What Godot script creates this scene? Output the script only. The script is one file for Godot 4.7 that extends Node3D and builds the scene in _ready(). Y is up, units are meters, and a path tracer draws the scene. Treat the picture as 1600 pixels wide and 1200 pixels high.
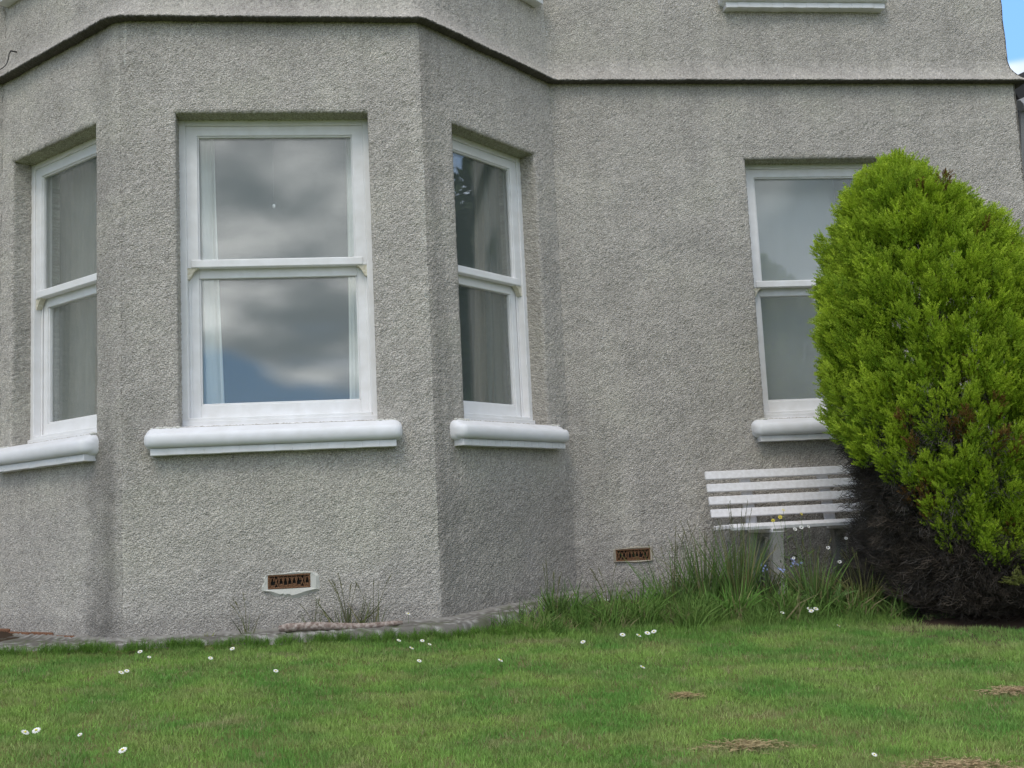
extends Node3D

const S2 := 0.70710678
const BAY := 0.874            # how far the bay stands out from the main wall
const LIP := 3.30             # height of the drip edge of the upper render
var rng := RandomNumberGenerator.new()
var rough := FastNoiseLite.new()
var fine := FastNoiseLite.new()
var broad := FastNoiseLite.new()
var streak := FastNoiseLite.new()
var patchy := FastNoiseLite.new()
var V: Array[Vector2] = []    # plan of the front of the house, left to right (x, z)
var N: Array[Vector2] = []
var M: Array[Vector2] = []
var mats := {}
var used := {}


# ---------------------------------------------------------------- helpers
func numbered(called: String) -> String:
	if not used.has(called):
		used[called] = 0
		return called
	used[called] += 1
	return "%s_%03d" % [called, used[called]]


func tag(o: Node, label := "", category := "", group := "", kind := "") -> Node:
	if label: o.set_meta("label", label)
	if category: o.set_meta("category", category)
	if group: o.set_meta("group", group)
	if kind: o.set_meta("kind", kind)
	return o


func thing(called: String, label: String, category: String, at := Vector3.ZERO, group := "") -> Node3D:
	var o := Node3D.new()
	o.name = numbered(called)
	add_child(o)
	o.position = at
	tag(o, label, category, group)
	return o


func part(called: String, mesh: Mesh, material: Material, parent: Node) -> MeshInstance3D:
	var o := MeshInstance3D.new()
	o.name = numbered(called) if parent == self else called
	o.mesh = mesh
	o.material_override = material
	if parent != self:
		var k := 0
		while parent.has_node(NodePath(String(o.name))):
			k += 1
			o.name = "%s_%03d" % [called, k]
	parent.add_child(o, true)
	return o


func many(called: String, mesh: Mesh, material: Material, where: Array[Transform3D], tints: PackedColorArray, parent: Node) -> MultiMeshInstance3D:
	var mm := MultiMesh.new()
	mm.transform_format = MultiMesh.TRANSFORM_3D
	mm.use_colors = true
	mm.mesh = mesh
	mm.instance_count = where.size()
	for i in where.size():
		mm.set_instance_transform(i, where[i])
		mm.set_instance_color(i, tints[i])
	var o := MultiMeshInstance3D.new()
	o.name = numbered(called) if parent == self else called
	o.multimesh = mm
	o.material_override = material
	o.set_meta("kind", "stuff")
	parent.add_child(o, true)
	return o


func begin(smooth := false) -> SurfaceTool:
	var st := SurfaceTool.new()
	st.begin(Mesh.PRIMITIVE_TRIANGLES)
	st.set_smooth_group(0 if smooth else -1)
	return st


func done(st: SurfaceTool) -> ArrayMesh:
	st.generate_normals()
	return st.commit()


func tri(st: SurfaceTool, a: Vector3, b: Vector3, c: Vector3, out: Vector3) -> void:
	st.add_vertex(a)
	if (b - a).cross(c - a).dot(out) < 0.0:
		st.add_vertex(b)
		st.add_vertex(c)
	else:
		st.add_vertex(c)
		st.add_vertex(b)


func quad(st: SurfaceTool, a: Vector3, b: Vector3, c: Vector3, d: Vector3, out: Vector3) -> void:
	tri(st, a, b, c, out)
	tri(st, a, c, d, out)


# a box between two corners with chamfered edges
func bev(st: SurfaceTool, lo: Vector3, hi: Vector3, b := 0.003, turn := Transform3D()) -> void:
	var c := (lo + hi) / 2.0
	var h := (hi - lo) / 2.0
	b = minf(b, 0.45 * minf(h.x, minf(h.y, h.z)) * 2.0)
	var p := func(k: int, s: Vector3) -> Vector3:
		var q := Vector3(h.x - b, h.y - b, h.z - b)
		q[k] = h[k]
		return turn * (c + q * s)
	for k in 3:
		var i := (k + 1) % 3
		var j := (k + 2) % 3
		for s in [-1.0, 1.0]:
			var o := Vector3.ZERO
			o[k] = s
			var q := []
			for w in [[-1, -1], [1, -1], [1, 1], [-1, 1]]:
				var e := Vector3.ZERO
				e[k] = s
				e[i] = w[0]
				e[j] = w[1]
				q.append(p.call(k, e))
			quad(st, q[0], q[1], q[2], q[3], turn.basis * o)
			for t in [-1.0, 1.0]:
				var e0 := Vector3.ZERO
				e0[i] = s
				e0[j] = t
				var e1 := e0
				e0[k] = -1.0
				e1[k] = 1.0
				var out := Vector3.ZERO
				out[i] = s
				out[j] = t
				quad(st, p.call(i, e0), p.call(i, e1), p.call(j, e1), p.call(j, e0), turn.basis * out)
	for sx in [-1.0, 1.0]:
		for sy in [-1.0, 1.0]:
			for sz in [-1.0, 1.0]:
				var s := Vector3(sx, sy, sz)
				tri(st, p.call(0, s), p.call(1, s), p.call(2, s), turn.basis * s)


func tube(st: SurfaceTool, pts: PackedVector3Array, radii: PackedFloat32Array, sides := 6) -> void:
	var rings := []
	for i in pts.size():
		var t := (pts[mini(i + 1, pts.size() - 1)] - pts[maxi(i - 1, 0)]).normalized()
		var a := t.cross(Vector3(0.31, 0.12, 0.94)).normalized()
		if a.length() < 0.5:
			a = t.cross(Vector3.UP).normalized()
		var b := t.cross(a)
		var ring := PackedVector3Array()
		for k in sides:
			var f := TAU * k / sides
			ring.append(pts[i] + (a * cos(f) + b * sin(f)) * radii[i])
		rings.append(ring)
	for i in pts.size() - 1:
		for k in sides:
			var k2 := (k + 1) % sides
			var mid: Vector3 = (rings[i][k] + rings[i][k2]) / 2.0 - pts[i]
			quad(st, rings[i][k], rings[i][k2], rings[i + 1][k2], rings[i + 1][k], mid)
	for e in [0, pts.size() - 1]:
		var out: Vector3 = pts[0] - pts[1] if e == 0 else pts[e] - pts[e - 1]
		for k in range(1, sides - 1):
			tri(st, rings[e][0], rings[e][k], rings[e][k + 1], out)


# a grass blade or narrow leaf: a curved, tapering, folded strip
func blade(st: SurfaceTool, root: Vector3, aim: Vector3, length: float, width: float, droop: float, steps := 4) -> void:
	var side := aim.cross(Vector3(rng.randf_range(-1, 1), 0.4, rng.randf_range(-1, 1))).normalized()
	var p := root
	var d := aim.normalized()
	var l := p - side * width / 2.0
	var r := p + side * width / 2.0
	for i in steps:
		var q := p + d * length / steps
		var w := width / 2.0 * (1.0 - pow(float(i + 1) / steps, 1.7))
		var l2 := q - side * w
		var r2 := q + side * w
		var out := side.cross(d)
		if i < steps - 1:
			quad(st, l, r, r2, l2, out)
		else:
			tri(st, l, r, q, out)
		l = l2
		r = r2
		p = q
		d = (d + Vector3(aim.x, 0, aim.z) * droop / steps + Vector3.DOWN * droop * 1.3 * float(i + 1) / steps / steps).normalized()


func flat(r: float, g: float, b: float, roughness := 0.8, vertex := false) -> StandardMaterial3D:
	var m := StandardMaterial3D.new()
	m.albedo_color = Color(r, g, b).linear_to_srgb()
	m.roughness = roughness
	m.metallic_specular = 0.4
	m.vertex_color_use_as_albedo = vertex
	return m


func noise_picture(frequency: float, octaves: int, a: Color, b: Color, s := 5) -> NoiseTexture2D:
	var n := FastNoiseLite.new()
	n.seed = s
	n.frequency = frequency
	n.fractal_octaves = octaves
	var t := NoiseTexture2D.new()
	t.width = 512
	t.height = 512
	t.seamless = true
	t.noise = n
	var g := Gradient.new()
	g.set_color(0, a)
	g.set_color(1, b)
	t.color_ramp = g
	return t


func triplanar(m: StandardMaterial3D, t: Texture2D, scale: float) -> StandardMaterial3D:
	m.albedo_texture = t
	m.uv1_triplanar = true
	m.uv1_world_triplanar = true
	m.uv1_scale = Vector3.ONE * scale
	return m


func table(t: float, xs: Array, ys: Array) -> float:
	if t <= xs[0]: return ys[0]
	for i in range(1, xs.size()):
		if t <= xs[i]:
			var f: float = (t - xs[i - 1]) / (xs[i] - xs[i - 1])
			f = f * f * (3.0 - 2.0 * f)
			return lerpf(ys[i - 1], ys[i], f)
	return ys[-1]


func lawn_height(x: float, z: float) -> float:
	var b := -0.055 - 0.022 * clampf(x, -5.0, 6.0)
	if z > 1.1:
		var d := z - 1.1
		return b - 0.13 * d if d < 9.0 else b - 1.17 - 1.0 * (1.0 - exp(-(d - 9.0) * 0.13))
	return b + minf(1.1 - z, 1.2) * lerpf(0.02, 0.10, smoothstep(-1.2, 0.7, x))


# ---------------------------------------------------------------- scene
func _ready() -> void:
	rng.seed = 20
	for a in [[rough, 3, 90.0, 2], [fine, 11, 150.0, 1], [broad, 7, 1.6, 4], [streak, 9, 1.0, 3], [patchy, 21, 1.3, 4]]:
		var n: FastNoiseLite = a[0]
		n.seed = a[1]
		n.noise_type = FastNoiseLite.TYPE_SIMPLEX
		n.frequency = a[2]
		n.fractal_octaves = a[3]
	camera_and_sky()
	materials()
	plan()
	ground()
	house()
	annex()
	rooms()
	path()
	background_trees()
	conifer()
	bench()
	lawn()
	weeds()
	daisies()
	small_things()


func camera_and_sky() -> void:
	var cam := Camera3D.new()
	cam.name = "camera"
	cam.fov = rad_to_deg(2.0 * atan(600.0 / 1741.27))
	cam.near = 0.05
	cam.far = 4000.0
	cam.transform = Transform3D(Basis(Vector3.UP, -0.1219) * Basis(Vector3.RIGHT, 0.1238) * Basis(Vector3.BACK, -0.0487), Vector3(-0.303, 0.5, 6.829))
	add_child(cam)
	cam.current = true

	var env := Environment.new()
	env.background_mode = Environment.BG_SKY
	var sky := Sky.new()
	var pano := PanoramaSkyMaterial.new()
	pano.panorama = cloudy_sky()
	sky.sky_material = pano
	env.sky = sky
	env.background_energy_multiplier = 1.0
	env.tonemap_mode = Environment.TONE_MAPPER_LINEAR
	env.tonemap_exposure = 1.2
	env.sdfgi_enabled = true
	env.ssao_enabled = true
	env.ssil_enabled = true
	var we := WorldEnvironment.new()
	we.name = "environment"
	we.environment = env
	add_child(we)

	var sun := DirectionalLight3D.new()
	sun.name = "sun"
	sun.light_energy = 0.32
	sun.light_color = Color(1.0, 0.96, 0.9)
	sun.light_angular_distance = 24.0
	sun.shadow_enabled = true
	sun.look_at_from_position(Vector3(-2.2, 9.0, 5.5), Vector3.ZERO)
	add_child(sun)


func cloudy_sky() -> ImageTexture:
	var w := 1800
	var h := 900
	var im := Image.create(w, h, false, Image.FORMAT_RGBF)
	var shape := FastNoiseLite.new()
	shape.seed = 39
	shape.frequency = 0.5
	shape.fractal_octaves = 5
	shape.noise_type = FastNoiseLite.TYPE_SIMPLEX_SMOOTH
	var body := FastNoiseLite.new()
	body.seed = 149
	body.frequency = 1.5
	body.fractal_octaves = 6
	body.noise_type = FastNoiseLite.TYPE_SIMPLEX_SMOOTH
	var gap := Vector3(0.477, 0.485, -0.733).normalized()   # a break in the cloud beyond the right corner of the house
	var gap_2 := Vector3(-0.165, 0.085, 0.985).normalized()   # and one low behind the garden
	for j in h:
		var el := (0.5 - (j + 0.5) / h) * PI
		for i in w:
			var az := (i + 0.5) / w * TAU
			var d := Vector3(sin(az) * cos(el), sin(el), -cos(az) * cos(el))
			if el < -0.05:
				im.set_pixel(i, j, Color(0.35, 0.36, 0.33))
				continue
			var y := maxf(d.y, 0.0)
			var q := Vector3(d.x, 0.0, d.z) / (y + 0.22) * 1.15
			var cover := shape.get_noise_3d(q.x, 3.0, q.z) + 0.25
			var near := d.dot(gap)
			cover -= 1.6 * smoothstep(0.9868, 0.9908, near)
			cover -= 0.45 * smoothstep(0.9945, 0.9998, d.dot(gap_2))
			cover = smoothstep(-0.06, 0.22, cover)
			var lum := body.get_noise_3d(q.x * 1.25, 9.0, q.z * 1.25)
			lum = clampf(0.42 + 1.2 * lum, 0.0, 1.0)
			var cloud := Color(0.52, 0.585, 0.65).lerp(Color(2.6, 2.62, 2.6), lum * lum)
			var edge := 1.0 - absf(cover * 2.0 - 1.0)
			cloud = cloud.lerp(Color(2.4, 2.35, 2.28), 0.12 * edge)
			var blue := Color(0.34, 0.66, 1.12).lerp(Color(0.16, 0.40, 0.95), clampf(y * 1.3, 0.0, 1.0))
			var c := blue.lerp(cloud, cover)
			c = c.lerp(Color(0.95, 0.99, 1.02), 0.7 * exp(-y * 22.0))
			im.set_pixel(i, j, c)
	return ImageTexture.create_from_image(im)


func materials() -> void:
	mats.render = flat(1, 1, 1, 0.92, true)
	mats.render.metallic_specular = 0.25
	# fine grain of the aggregate under the coarser relief that is built
	triplanar(mats.render, noise_picture(0.17, 2, Color(0.56, 0.55, 0.535), Color(1.0, 1.0, 0.985), 23), 1.3)
	mats.render.heightmap_enabled = true
	mats.render.heightmap_texture = noise_picture(0.13, 3, Color.BLACK, Color.WHITE, 29)
	mats.render.heightmap_scale = 0.7
	mats.earth = flat(1, 1, 1, 0.95, true)
	mats.earth.metallic_specular = 0.15
	var paint := flat(0.86, 0.855, 0.865, 0.42)
	triplanar(paint, noise_picture(0.012, 4, Color(0.945, 0.94, 0.93), Color(1, 1, 1)), 1.4)
	mats.paint = paint
	var cream := flat(0.78, 0.76, 0.68, 0.5)
	triplanar(cream, noise_picture(0.03, 4, Color(0.8, 0.77, 0.68), Color(1, 1, 1), 8), 4.0)
	mats.cream = cream
	var sill := flat(0.80, 0.80, 0.83, 0.5)
	triplanar(sill, noise_picture(0.010, 5, Color(0.93, 0.925, 0.91), Color(1, 1, 1), 12), 1.3)
	mats.sill = sill
	var pane := StandardMaterial3D.new()
	pane.transparency = BaseMaterial3D.TRANSPARENCY_ALPHA
	pane.albedo_color = Color(0.93, 1.0, 0.97, 0.03)
	pane.roughness = 0.0
	pane.metallic_specular = 0.5
	mats.pane = pane
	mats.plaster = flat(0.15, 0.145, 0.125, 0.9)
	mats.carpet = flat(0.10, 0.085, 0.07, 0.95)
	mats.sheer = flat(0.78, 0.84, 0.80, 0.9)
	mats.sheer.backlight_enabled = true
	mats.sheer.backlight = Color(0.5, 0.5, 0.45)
	mats.dim_sheer = flat(0.19, 0.195, 0.175, 0.9)  # darker copy of sheer, the dimness of the side windows put into its colour
	mats.dim_drape = flat(0.17, 0.145, 0.105, 0.9)  # likewise a darkened drape, dimness in the colour
	mats.backing = flat(0.36, 0.38, 0.39, 0.9)  # grey that stands in for sky reflected in the panes
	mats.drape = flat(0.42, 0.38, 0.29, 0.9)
	mats.drape.backlight_enabled = true
	mats.drape.backlight = Color(0.25, 0.22, 0.17)
	mats.leaf = flat(1, 1, 1, 0.55, true)
	mats.leaf.metallic_specular = 0.3
	mats.leaf.backlight_enabled = true
	mats.leaf.backlight = Color(0.35, 0.35, 0.35)
	mats.twig = flat(1, 1, 1, 0.9, true)
	var rust := flat(0.44, 0.27, 0.16, 0.9)
	triplanar(rust, noise_picture(0.05, 4, Color(0.25, 0.2, 0.18), Color(1.0, 0.95, 0.9), 6), 7.0)
	mats.rust = rust
	mats.dark = flat(0.02, 0.018, 0.015, 0.9)
	mats.mortar = flat(0.56, 0.55, 0.50, 0.95)
	var slat := flat(0.84, 0.83, 0.85, 0.45)
	triplanar(slat, noise_picture(0.02, 4, Color(0.9, 0.89, 0.88), Color(1, 1, 1), 3), 3.0)
	mats.slat = slat
	var stone := flat(0.80, 0.79, 0.75, 0.9)
	triplanar(stone, noise_picture(0.09, 4, Color(0.35, 0.35, 0.34), Color(1, 1, 1), 14), 6.0)
	mats.stone = stone
	mats.petal = flat(0.82, 0.82, 0.80, 0.6)
	mats.yellow = flat(0.75, 0.62, 0.05, 0.6)
	mats.blue = flat(0.28, 0.33, 0.62, 0.6)
	mats.stem = flat(0.09, 0.15, 0.035, 0.7)


func plan() -> void:
	V = [Vector2(-6, 0), Vector2(-1.632 - BAY, 0), Vector2(-1.632, BAY), Vector2(0, BAY), Vector2(BAY, 0), Vector2(4.08, 0), Vector2(4.08, -7)]
	N = [Vector2(0, 1), Vector2(-S2, S2), Vector2(0, 1), Vector2(S2, S2), Vector2(0, 1), Vector2(1, 0)]
	M = [N[0]]
	for i in range(1, 6):
		M.append((N[i - 1] + N[i]) / (1.0 + N[i - 1].dot(N[i])))
	M.append(N[5])


func spaced(marks: Array, cell: float) -> PackedFloat32Array:
	var out := PackedFloat32Array()
	for i in marks.size() - 1:
		var k := maxi(1, int(ceil((marks[i + 1] - marks[i]) / cell)))
		for j in k:
			out.append(lerpf(marks[i], marks[i + 1], float(j) / k))
	out.append(marks[-1])
	return out


# base colour of the roughcast, with its weathering: what the rain and the algae have left on it, with some shade painted in
func render_colour(seg: int, u: float, w: float, p: Vector3, upper: bool) -> Color:
	var grain := 1.0 + 0.30 * rough.get_noise_3d(p.x * 0.8 + 40.0, p.y * 1.3, p.z * 0.8) + 0.20 * fine.get_noise_3d(p.x, p.y * 1.2, p.z)
	var b := broad.get_noise_3d(p.x, p.y, p.z)
	var run := streak.get_noise_3d(p.x * 9.0, p.y * 0.55, p.z * 9.0)
	var k := 1.0 + 0.11 * b + 0.08 * run
	var green := 0.0
	if not upper:
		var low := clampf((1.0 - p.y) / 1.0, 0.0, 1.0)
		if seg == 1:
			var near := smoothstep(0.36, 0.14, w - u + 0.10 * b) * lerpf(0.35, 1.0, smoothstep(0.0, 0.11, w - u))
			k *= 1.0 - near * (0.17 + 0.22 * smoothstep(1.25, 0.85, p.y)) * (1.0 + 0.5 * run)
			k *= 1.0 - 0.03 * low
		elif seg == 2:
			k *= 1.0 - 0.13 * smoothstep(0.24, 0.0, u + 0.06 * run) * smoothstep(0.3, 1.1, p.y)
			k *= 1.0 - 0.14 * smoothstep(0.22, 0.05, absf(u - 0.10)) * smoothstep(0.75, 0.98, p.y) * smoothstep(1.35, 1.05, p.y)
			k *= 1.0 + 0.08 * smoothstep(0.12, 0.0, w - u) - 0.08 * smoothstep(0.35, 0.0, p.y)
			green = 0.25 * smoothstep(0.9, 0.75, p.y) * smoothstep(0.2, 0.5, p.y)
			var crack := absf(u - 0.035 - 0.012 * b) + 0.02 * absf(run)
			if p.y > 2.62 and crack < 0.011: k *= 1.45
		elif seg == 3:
			k *= 0.96  # partly staining, partly shade of this turned face put into the colour
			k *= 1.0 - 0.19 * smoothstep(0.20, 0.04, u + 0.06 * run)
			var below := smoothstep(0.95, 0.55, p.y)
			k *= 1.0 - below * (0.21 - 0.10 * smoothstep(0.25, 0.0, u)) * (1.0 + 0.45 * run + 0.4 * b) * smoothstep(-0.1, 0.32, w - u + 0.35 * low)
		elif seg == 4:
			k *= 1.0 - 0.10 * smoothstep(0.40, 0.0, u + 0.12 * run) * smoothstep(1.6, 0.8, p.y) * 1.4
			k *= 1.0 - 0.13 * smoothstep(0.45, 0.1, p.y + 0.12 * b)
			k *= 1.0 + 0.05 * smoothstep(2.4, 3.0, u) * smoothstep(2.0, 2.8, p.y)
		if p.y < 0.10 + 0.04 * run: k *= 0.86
	else:
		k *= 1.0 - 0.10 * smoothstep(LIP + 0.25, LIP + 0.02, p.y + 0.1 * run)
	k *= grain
	if upper and p.y < LIP + 0.006: k *= 0.28   # shade under the drip edge, painted into the colour
	var c := Color(0.76, 0.717, 0.680) * k
	c = c.lerp(Color(c.r * 0.97, c.g * 1.0, c.b * 0.9), green + 0.4 * clampf(b, 0, 1))
	c.a = 1.0
	return c


# one plane of the house: rendered outside, with openings and their reveals; rows are [height, how far out]
func panel(parent: Node, called: String, seg: int, rows: Array, holes: Array, cell: float, amount := 1.0, upper := false, inset := 0.0, material: Material = null) -> MeshInstance3D:
	var a := V[seg]
	var b := V[seg + 1]
	var n := N[seg]
	var w := (b - a).length()
	var mu := [0.0, w]
	for hole in holes:
		mu.append(hole[0])
		mu.append(hole[1])
	mu.sort()
	var us := spaced(mu, cell)
	var ys := PackedFloat32Array()
	var os := PackedFloat32Array()
	for i in rows.size() - 1:
		var from_y: float = rows[i][0]
		var to_y: float = rows[i + 1][0]
		var my := [from_y, to_y]
		for hole in holes:
			for v in [hole[2], hole[3]]:
				if v > from_y + 0.001 and v < to_y - 0.001 and not my.has(v): my.append(v)
		if to_y > from_y: my.sort()
		var seq := spaced(my, cell) if to_y > from_y else PackedFloat32Array([from_y, to_y])
		for j in seq.size() - 1:
			ys.append(seq[j])
			os.append(lerpf(rows[i][1], rows[i + 1][1], (seq[j] - from_y) / (to_y - from_y)))
	ys.append(rows[-1][0])
	os.append(rows[-1][1])
	var pos := PackedVector3Array()
	var col := PackedColorArray()
	var idx := PackedInt32Array()
	var place := func(u: float, y: float, o: float) -> void:
		var at0 := a + M[seg] * o
		var at := at0.lerp(b + M[seg + 1] * o, u / w)
		var p := Vector3(at.x, y, at.y)
		if amount > 0.0:
			var r := rough.get_noise_3d(p.x * 0.75, p.y * 1.25, p.z * 0.75)
			o += amount * (0.0030 * r + 0.0022 * fine.get_noise_3d(p.x, p.y, p.z) + 0.006 * broad.get_noise_3d(p.x * 2.0, p.y * 2.0, p.z * 2.0))
			var soft := 1.0
			for hole in holes:
				if y > hole[2] - 0.03 and y < hole[3] + 0.03 and u > hole[0] - 0.03 and u < hole[1] + 0.03:
					var e := minf(minf(absf(u - hole[0]), absf(u - hole[1])) if y > hole[2] - 0.001 and y < hole[3] + 0.001 else 9.0, minf(absf(y - hole[2]), absf(y - hole[3])) if u > hole[0] - 0.001 and u < hole[1] + 0.001 else 9.0)
					soft = minf(soft, e / 0.022)
			if seg >= 1 and seg <= 4:
				var l0: float = [0.0, 0.0, 0.085, 0.045, 0.0][seg]
				var l1: float = [0.0, 0.085, 0.045, 0.0, 0.02][seg]
				if u < l0: o -= (l0 - u) * (l0 - u) / (2.0 * l0 / 0.4142)
				if w - u < l1: o -= (l1 - w + u) * (l1 - w + u) / (2.0 * l1 / 0.4142)
			if soft < 1.0: o -= 0.008 * (1.0 - soft) * (1.0 - soft)
			at = (a + M[seg] * o).lerp(b + M[seg + 1] * o, u / w)
			var wob := 0.004 * amount * fine.get_noise_3d(p.x * 0.5 + 9.0, p.y * 0.5, p.z * 0.5)
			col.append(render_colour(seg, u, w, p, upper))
			p = Vector3(at.x, y + (wob if os[0] != 0.0 or not holes.is_empty() else 0.0), at.y)
		pos.append(p)
	for j in ys.size():
		for i in us.size():
			place.call(us[i], ys[j], os[j])
	var nu := us.size()
	for j in ys.size() - 1:
		var ym := (ys[j] + ys[j + 1]) / 2.0
		for i in nu - 1:
			var um := (us[i] + us[i + 1]) / 2.0
			var open := false
			for hole in holes:
				if um > hole[0] and um < hole[1] and ym > hole[2] and ym < hole[3]: open = true
			if open: continue
			var k := j * nu + i
			idx.append_array([k, k + nu + 1, k + 1, k, k + nu, k + nu + 1])
	if amount > 0.0:
		for hole in holes:
			var depths := [0.0, 0.015, 0.03, 0.045, 0.06, 0.075, 0.09, 0.105, 0.12, 0.30]
			var n3 := Vector3(n.x, 0, n.y)
			for side in 4:
				var line := []
				if side < 2:
					for y in ys:
						if y >= hole[2] - 0.0005 and y <= hole[3] + 0.0005: line.append(Vector2(hole[side], y))
				else:
					for u in us:
						if u >= hole[0] - 0.0005 and u <= hole[1] + 0.0005: line.append(Vector2(u, hole[side]))
				var first := pos.size()
				var into := [Vector2(-1, 0), Vector2(1, 0), Vector2(0, -1), Vector2(0, 1)]
				for dd in depths.size():
					for q in line:
						place.call(q.x, q.y, 0.0)
						if dd > 0:
							var p: Vector3 = pos[-1] - n3 * depths[dd]
							var j2: float = 0.003 * rough.get_noise_3d(p.x * 0.7, p.y * 0.7, p.z * 0.7)
							var axis := Vector3((b - a).normalized().x, 0, (b - a).normalized().y)
							var push: Vector2 = into[side] * (j2 if dd < depths.size() - 1 else 0.0)
							pos[-1] = p + axis * push.x + Vector3.UP * push.y
							var ref: Vector3 = Vector3(a.x, q.y, a.y) + axis * q.x - n3 * depths[dd]
							pos[-1] = ref + (axis * push.x + Vector3.UP * push.y) * 1.6
							col[-1] = render_colour(9, 9.0, 20.0, pos[-1], upper)
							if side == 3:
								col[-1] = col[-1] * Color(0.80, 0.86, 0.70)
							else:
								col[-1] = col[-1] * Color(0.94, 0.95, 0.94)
				var m := line.size()
				for dd in depths.size() - 1:
					for q in m - 1:
						var k := first + dd * m + q
						if side == 1 or side == 2:
							idx.append_array([k, k + m + 1, k + 1, k, k + m, k + m + 1])
						else:
							idx.append_array([k, k + 1, k + m + 1, k, k + m + 1, k + m])
	var arrays := []
	arrays.resize(Mesh.ARRAY_MAX)
	arrays[Mesh.ARRAY_VERTEX] = pos
	if amount > 0.0: arrays[Mesh.ARRAY_COLOR] = col
	arrays[Mesh.ARRAY_INDEX] = idx
	var raw := ArrayMesh.new()
	raw.add_surface_from_arrays(Mesh.PRIMITIVE_TRIANGLES, arrays)
	var st := SurfaceTool.new()
	st.create_from(raw, 0)
	st.generate_normals()
	return part(called, st.commit(), material if material else mats.render, parent)


func house() -> void:
	var h := thing("house", "grey roughcast house with a canted bay and white sash windows", "house")
	var lower := [[-0.2, 0.0], [LIP + 0.004, 0.0]]
	var upper := [[LIP + 0.003, -0.004], [LIP, 0.062], [LIP + 0.010, 0.068], [LIP + 0.03, 0.046], [LIP + 0.055, 0.021], [LIP + 0.085, 0.004], [LIP + 0.12, -0.009], [LIP + 0.17, -0.017], [6.2, -0.017]]
	var upper_low := upper.duplicate()
	upper_low[-1] = [4.15, -0.017]
	# openings [left, right, bottom, top] measured along each plane
	var cant_r := [0.25, 1.03, 1.08, 2.785]
	var cant_l := [1.236 - 1.11, 1.236 - 0.22, 1.08, 2.785]
	var front := [0.297, 1.332, 1.08, 2.785]
	var side := [1.27, 2.24, 1.08, 2.79]
	var lift := 2.87
	var open := [[], [cant_l], [front], [cant_r], [side], []]
	var cells := [0.05, 0.0095, 0.0085, 0.0085, 0.0085, 0.2]
	var cut := [[], [cant_l], [front, [0.7425, 0.9505, 0.224, 0.287]], [cant_r], [side, [0.255, 0.463, 0.237, 0.300]], []]
	for seg in 6:
		panel(h, "wall", seg, lower, cut[seg], cells[seg])
		var high := []
		for o in open[seg]:
			high.append([o[0], o[1], o[2] + lift, o[3] + lift])
		if seg in [1, 2, 3, 4]:
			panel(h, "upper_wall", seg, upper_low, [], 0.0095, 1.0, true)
			panel(h, "upper_wall", seg, [[4.15, -0.017], [6.2, -0.017]], [] if high.is_empty() else [[high[0][0], high[0][1], maxf(high[0][2], 4.16), high[0][3]]], 0.05, 0.6, true)
			upper_sill(h, seg, high[0])
		else:
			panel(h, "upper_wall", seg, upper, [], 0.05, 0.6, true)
		if seg < 5:
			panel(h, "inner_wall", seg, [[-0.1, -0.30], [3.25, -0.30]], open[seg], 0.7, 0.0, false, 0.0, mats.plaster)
	var st := begin()
	bev(st, Vector3(-6.05, -0.2, -7.0), Vector3(-5.9, 6.2, -0.05))
	part("gable_wall", done(st), mats.plaster, h)
	st = begin()
	bev(st, Vector3(-5.9, -0.2, -7.1), Vector3(4.05, 6.2, -6.9))
	part("back_wall", done(st), mats.plaster, h)
	st = begin()
	var e := 6.22
	var outline := PackedVector3Array([Vector3(-6.3, e, 0.3), Vector3(4.4, e, 0.3), Vector3(4.4, e, -7.3), Vector3(-6.3, e, -7.3)])
	var ridge0 := Vector3(-3.0, e + 2.4, -3.5)
	var ridge1 := Vector3(1.2, e + 2.4, -3.5)
	quad(st, outline[0], outline[1], ridge1, ridge0, Vector3(0, 1, 1))
	quad(st, outline[2], outline[3], ridge0, ridge1, Vector3(0, 1, -1))
	tri(st, outline[1], outline[2], ridge1, Vector3(1, 1, 0))
	tri(st, outline[3], outline[0], ridge0, Vector3(-1, 1, 0))
	quad(st, outline[0], outline[1], outline[2], outline[3], Vector3.DOWN)
	part("roof", done(st), flat(0.09, 0.09, 0.10), h)
	st = begin()
	var top := PackedVector3Array()
	for i in [1, 2, 3, 4]:
		var q: Vector2 = V[i] + M[i] * 0.03
		top.append(Vector3(q.x, 6.21, q.y))
	quad(st, top[0], top[1], top[2], top[3], Vector3.UP)
	part("bay_roof", done(st), flat(0.09, 0.09, 0.10), h)
	for k in 4:
		window(h, k + 1, open[k + 1][0])
	air_brick(h, Vector3(-0.8945, 0.219, BAY), 0, true)
	air_brick(h, Vector3(1.124, 0.232, 0.0), 1, false)
	# reddish course that shows at the foot of the left cant
	st = begin()
	for k in 5:
		var s0 := 0.40 + 0.23 * k
		var s1 := s0 + 0.222
		var t := Transform3D(Basis(Vector3(S2, 0, S2), Vector3.UP, Vector3(-S2, 0, S2)), Vector3(V[1].x, 0, V[1].y))
		bev(st, Vector3(1.236 - s1, -0.03, 0.0), Vector3(1.236 - s0, 0.048 + 0.006 * sin(k * 2.2) - 0.007 * (4 - k), 0.022 + 0.004 * cos(k * 3.0)), 0.006, t)
	part("brick_footing", done(st), triplanar(flat(0.33, 0.17, 0.10, 0.95), noise_picture(0.04, 4, Color(0.45, 0.4, 0.38), Color.WHITE, 44), 5.0), h)


func frame_of(seg: int) -> Transform3D:
	var d := (V[seg + 1] - V[seg]).normalized()
	return Transform3D(Basis(Vector3(d.x, 0, d.y), Vector3.UP, Vector3(N[seg].x, 0, N[seg].y)), Vector3(V[seg].x, 0, V[seg].y))


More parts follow.
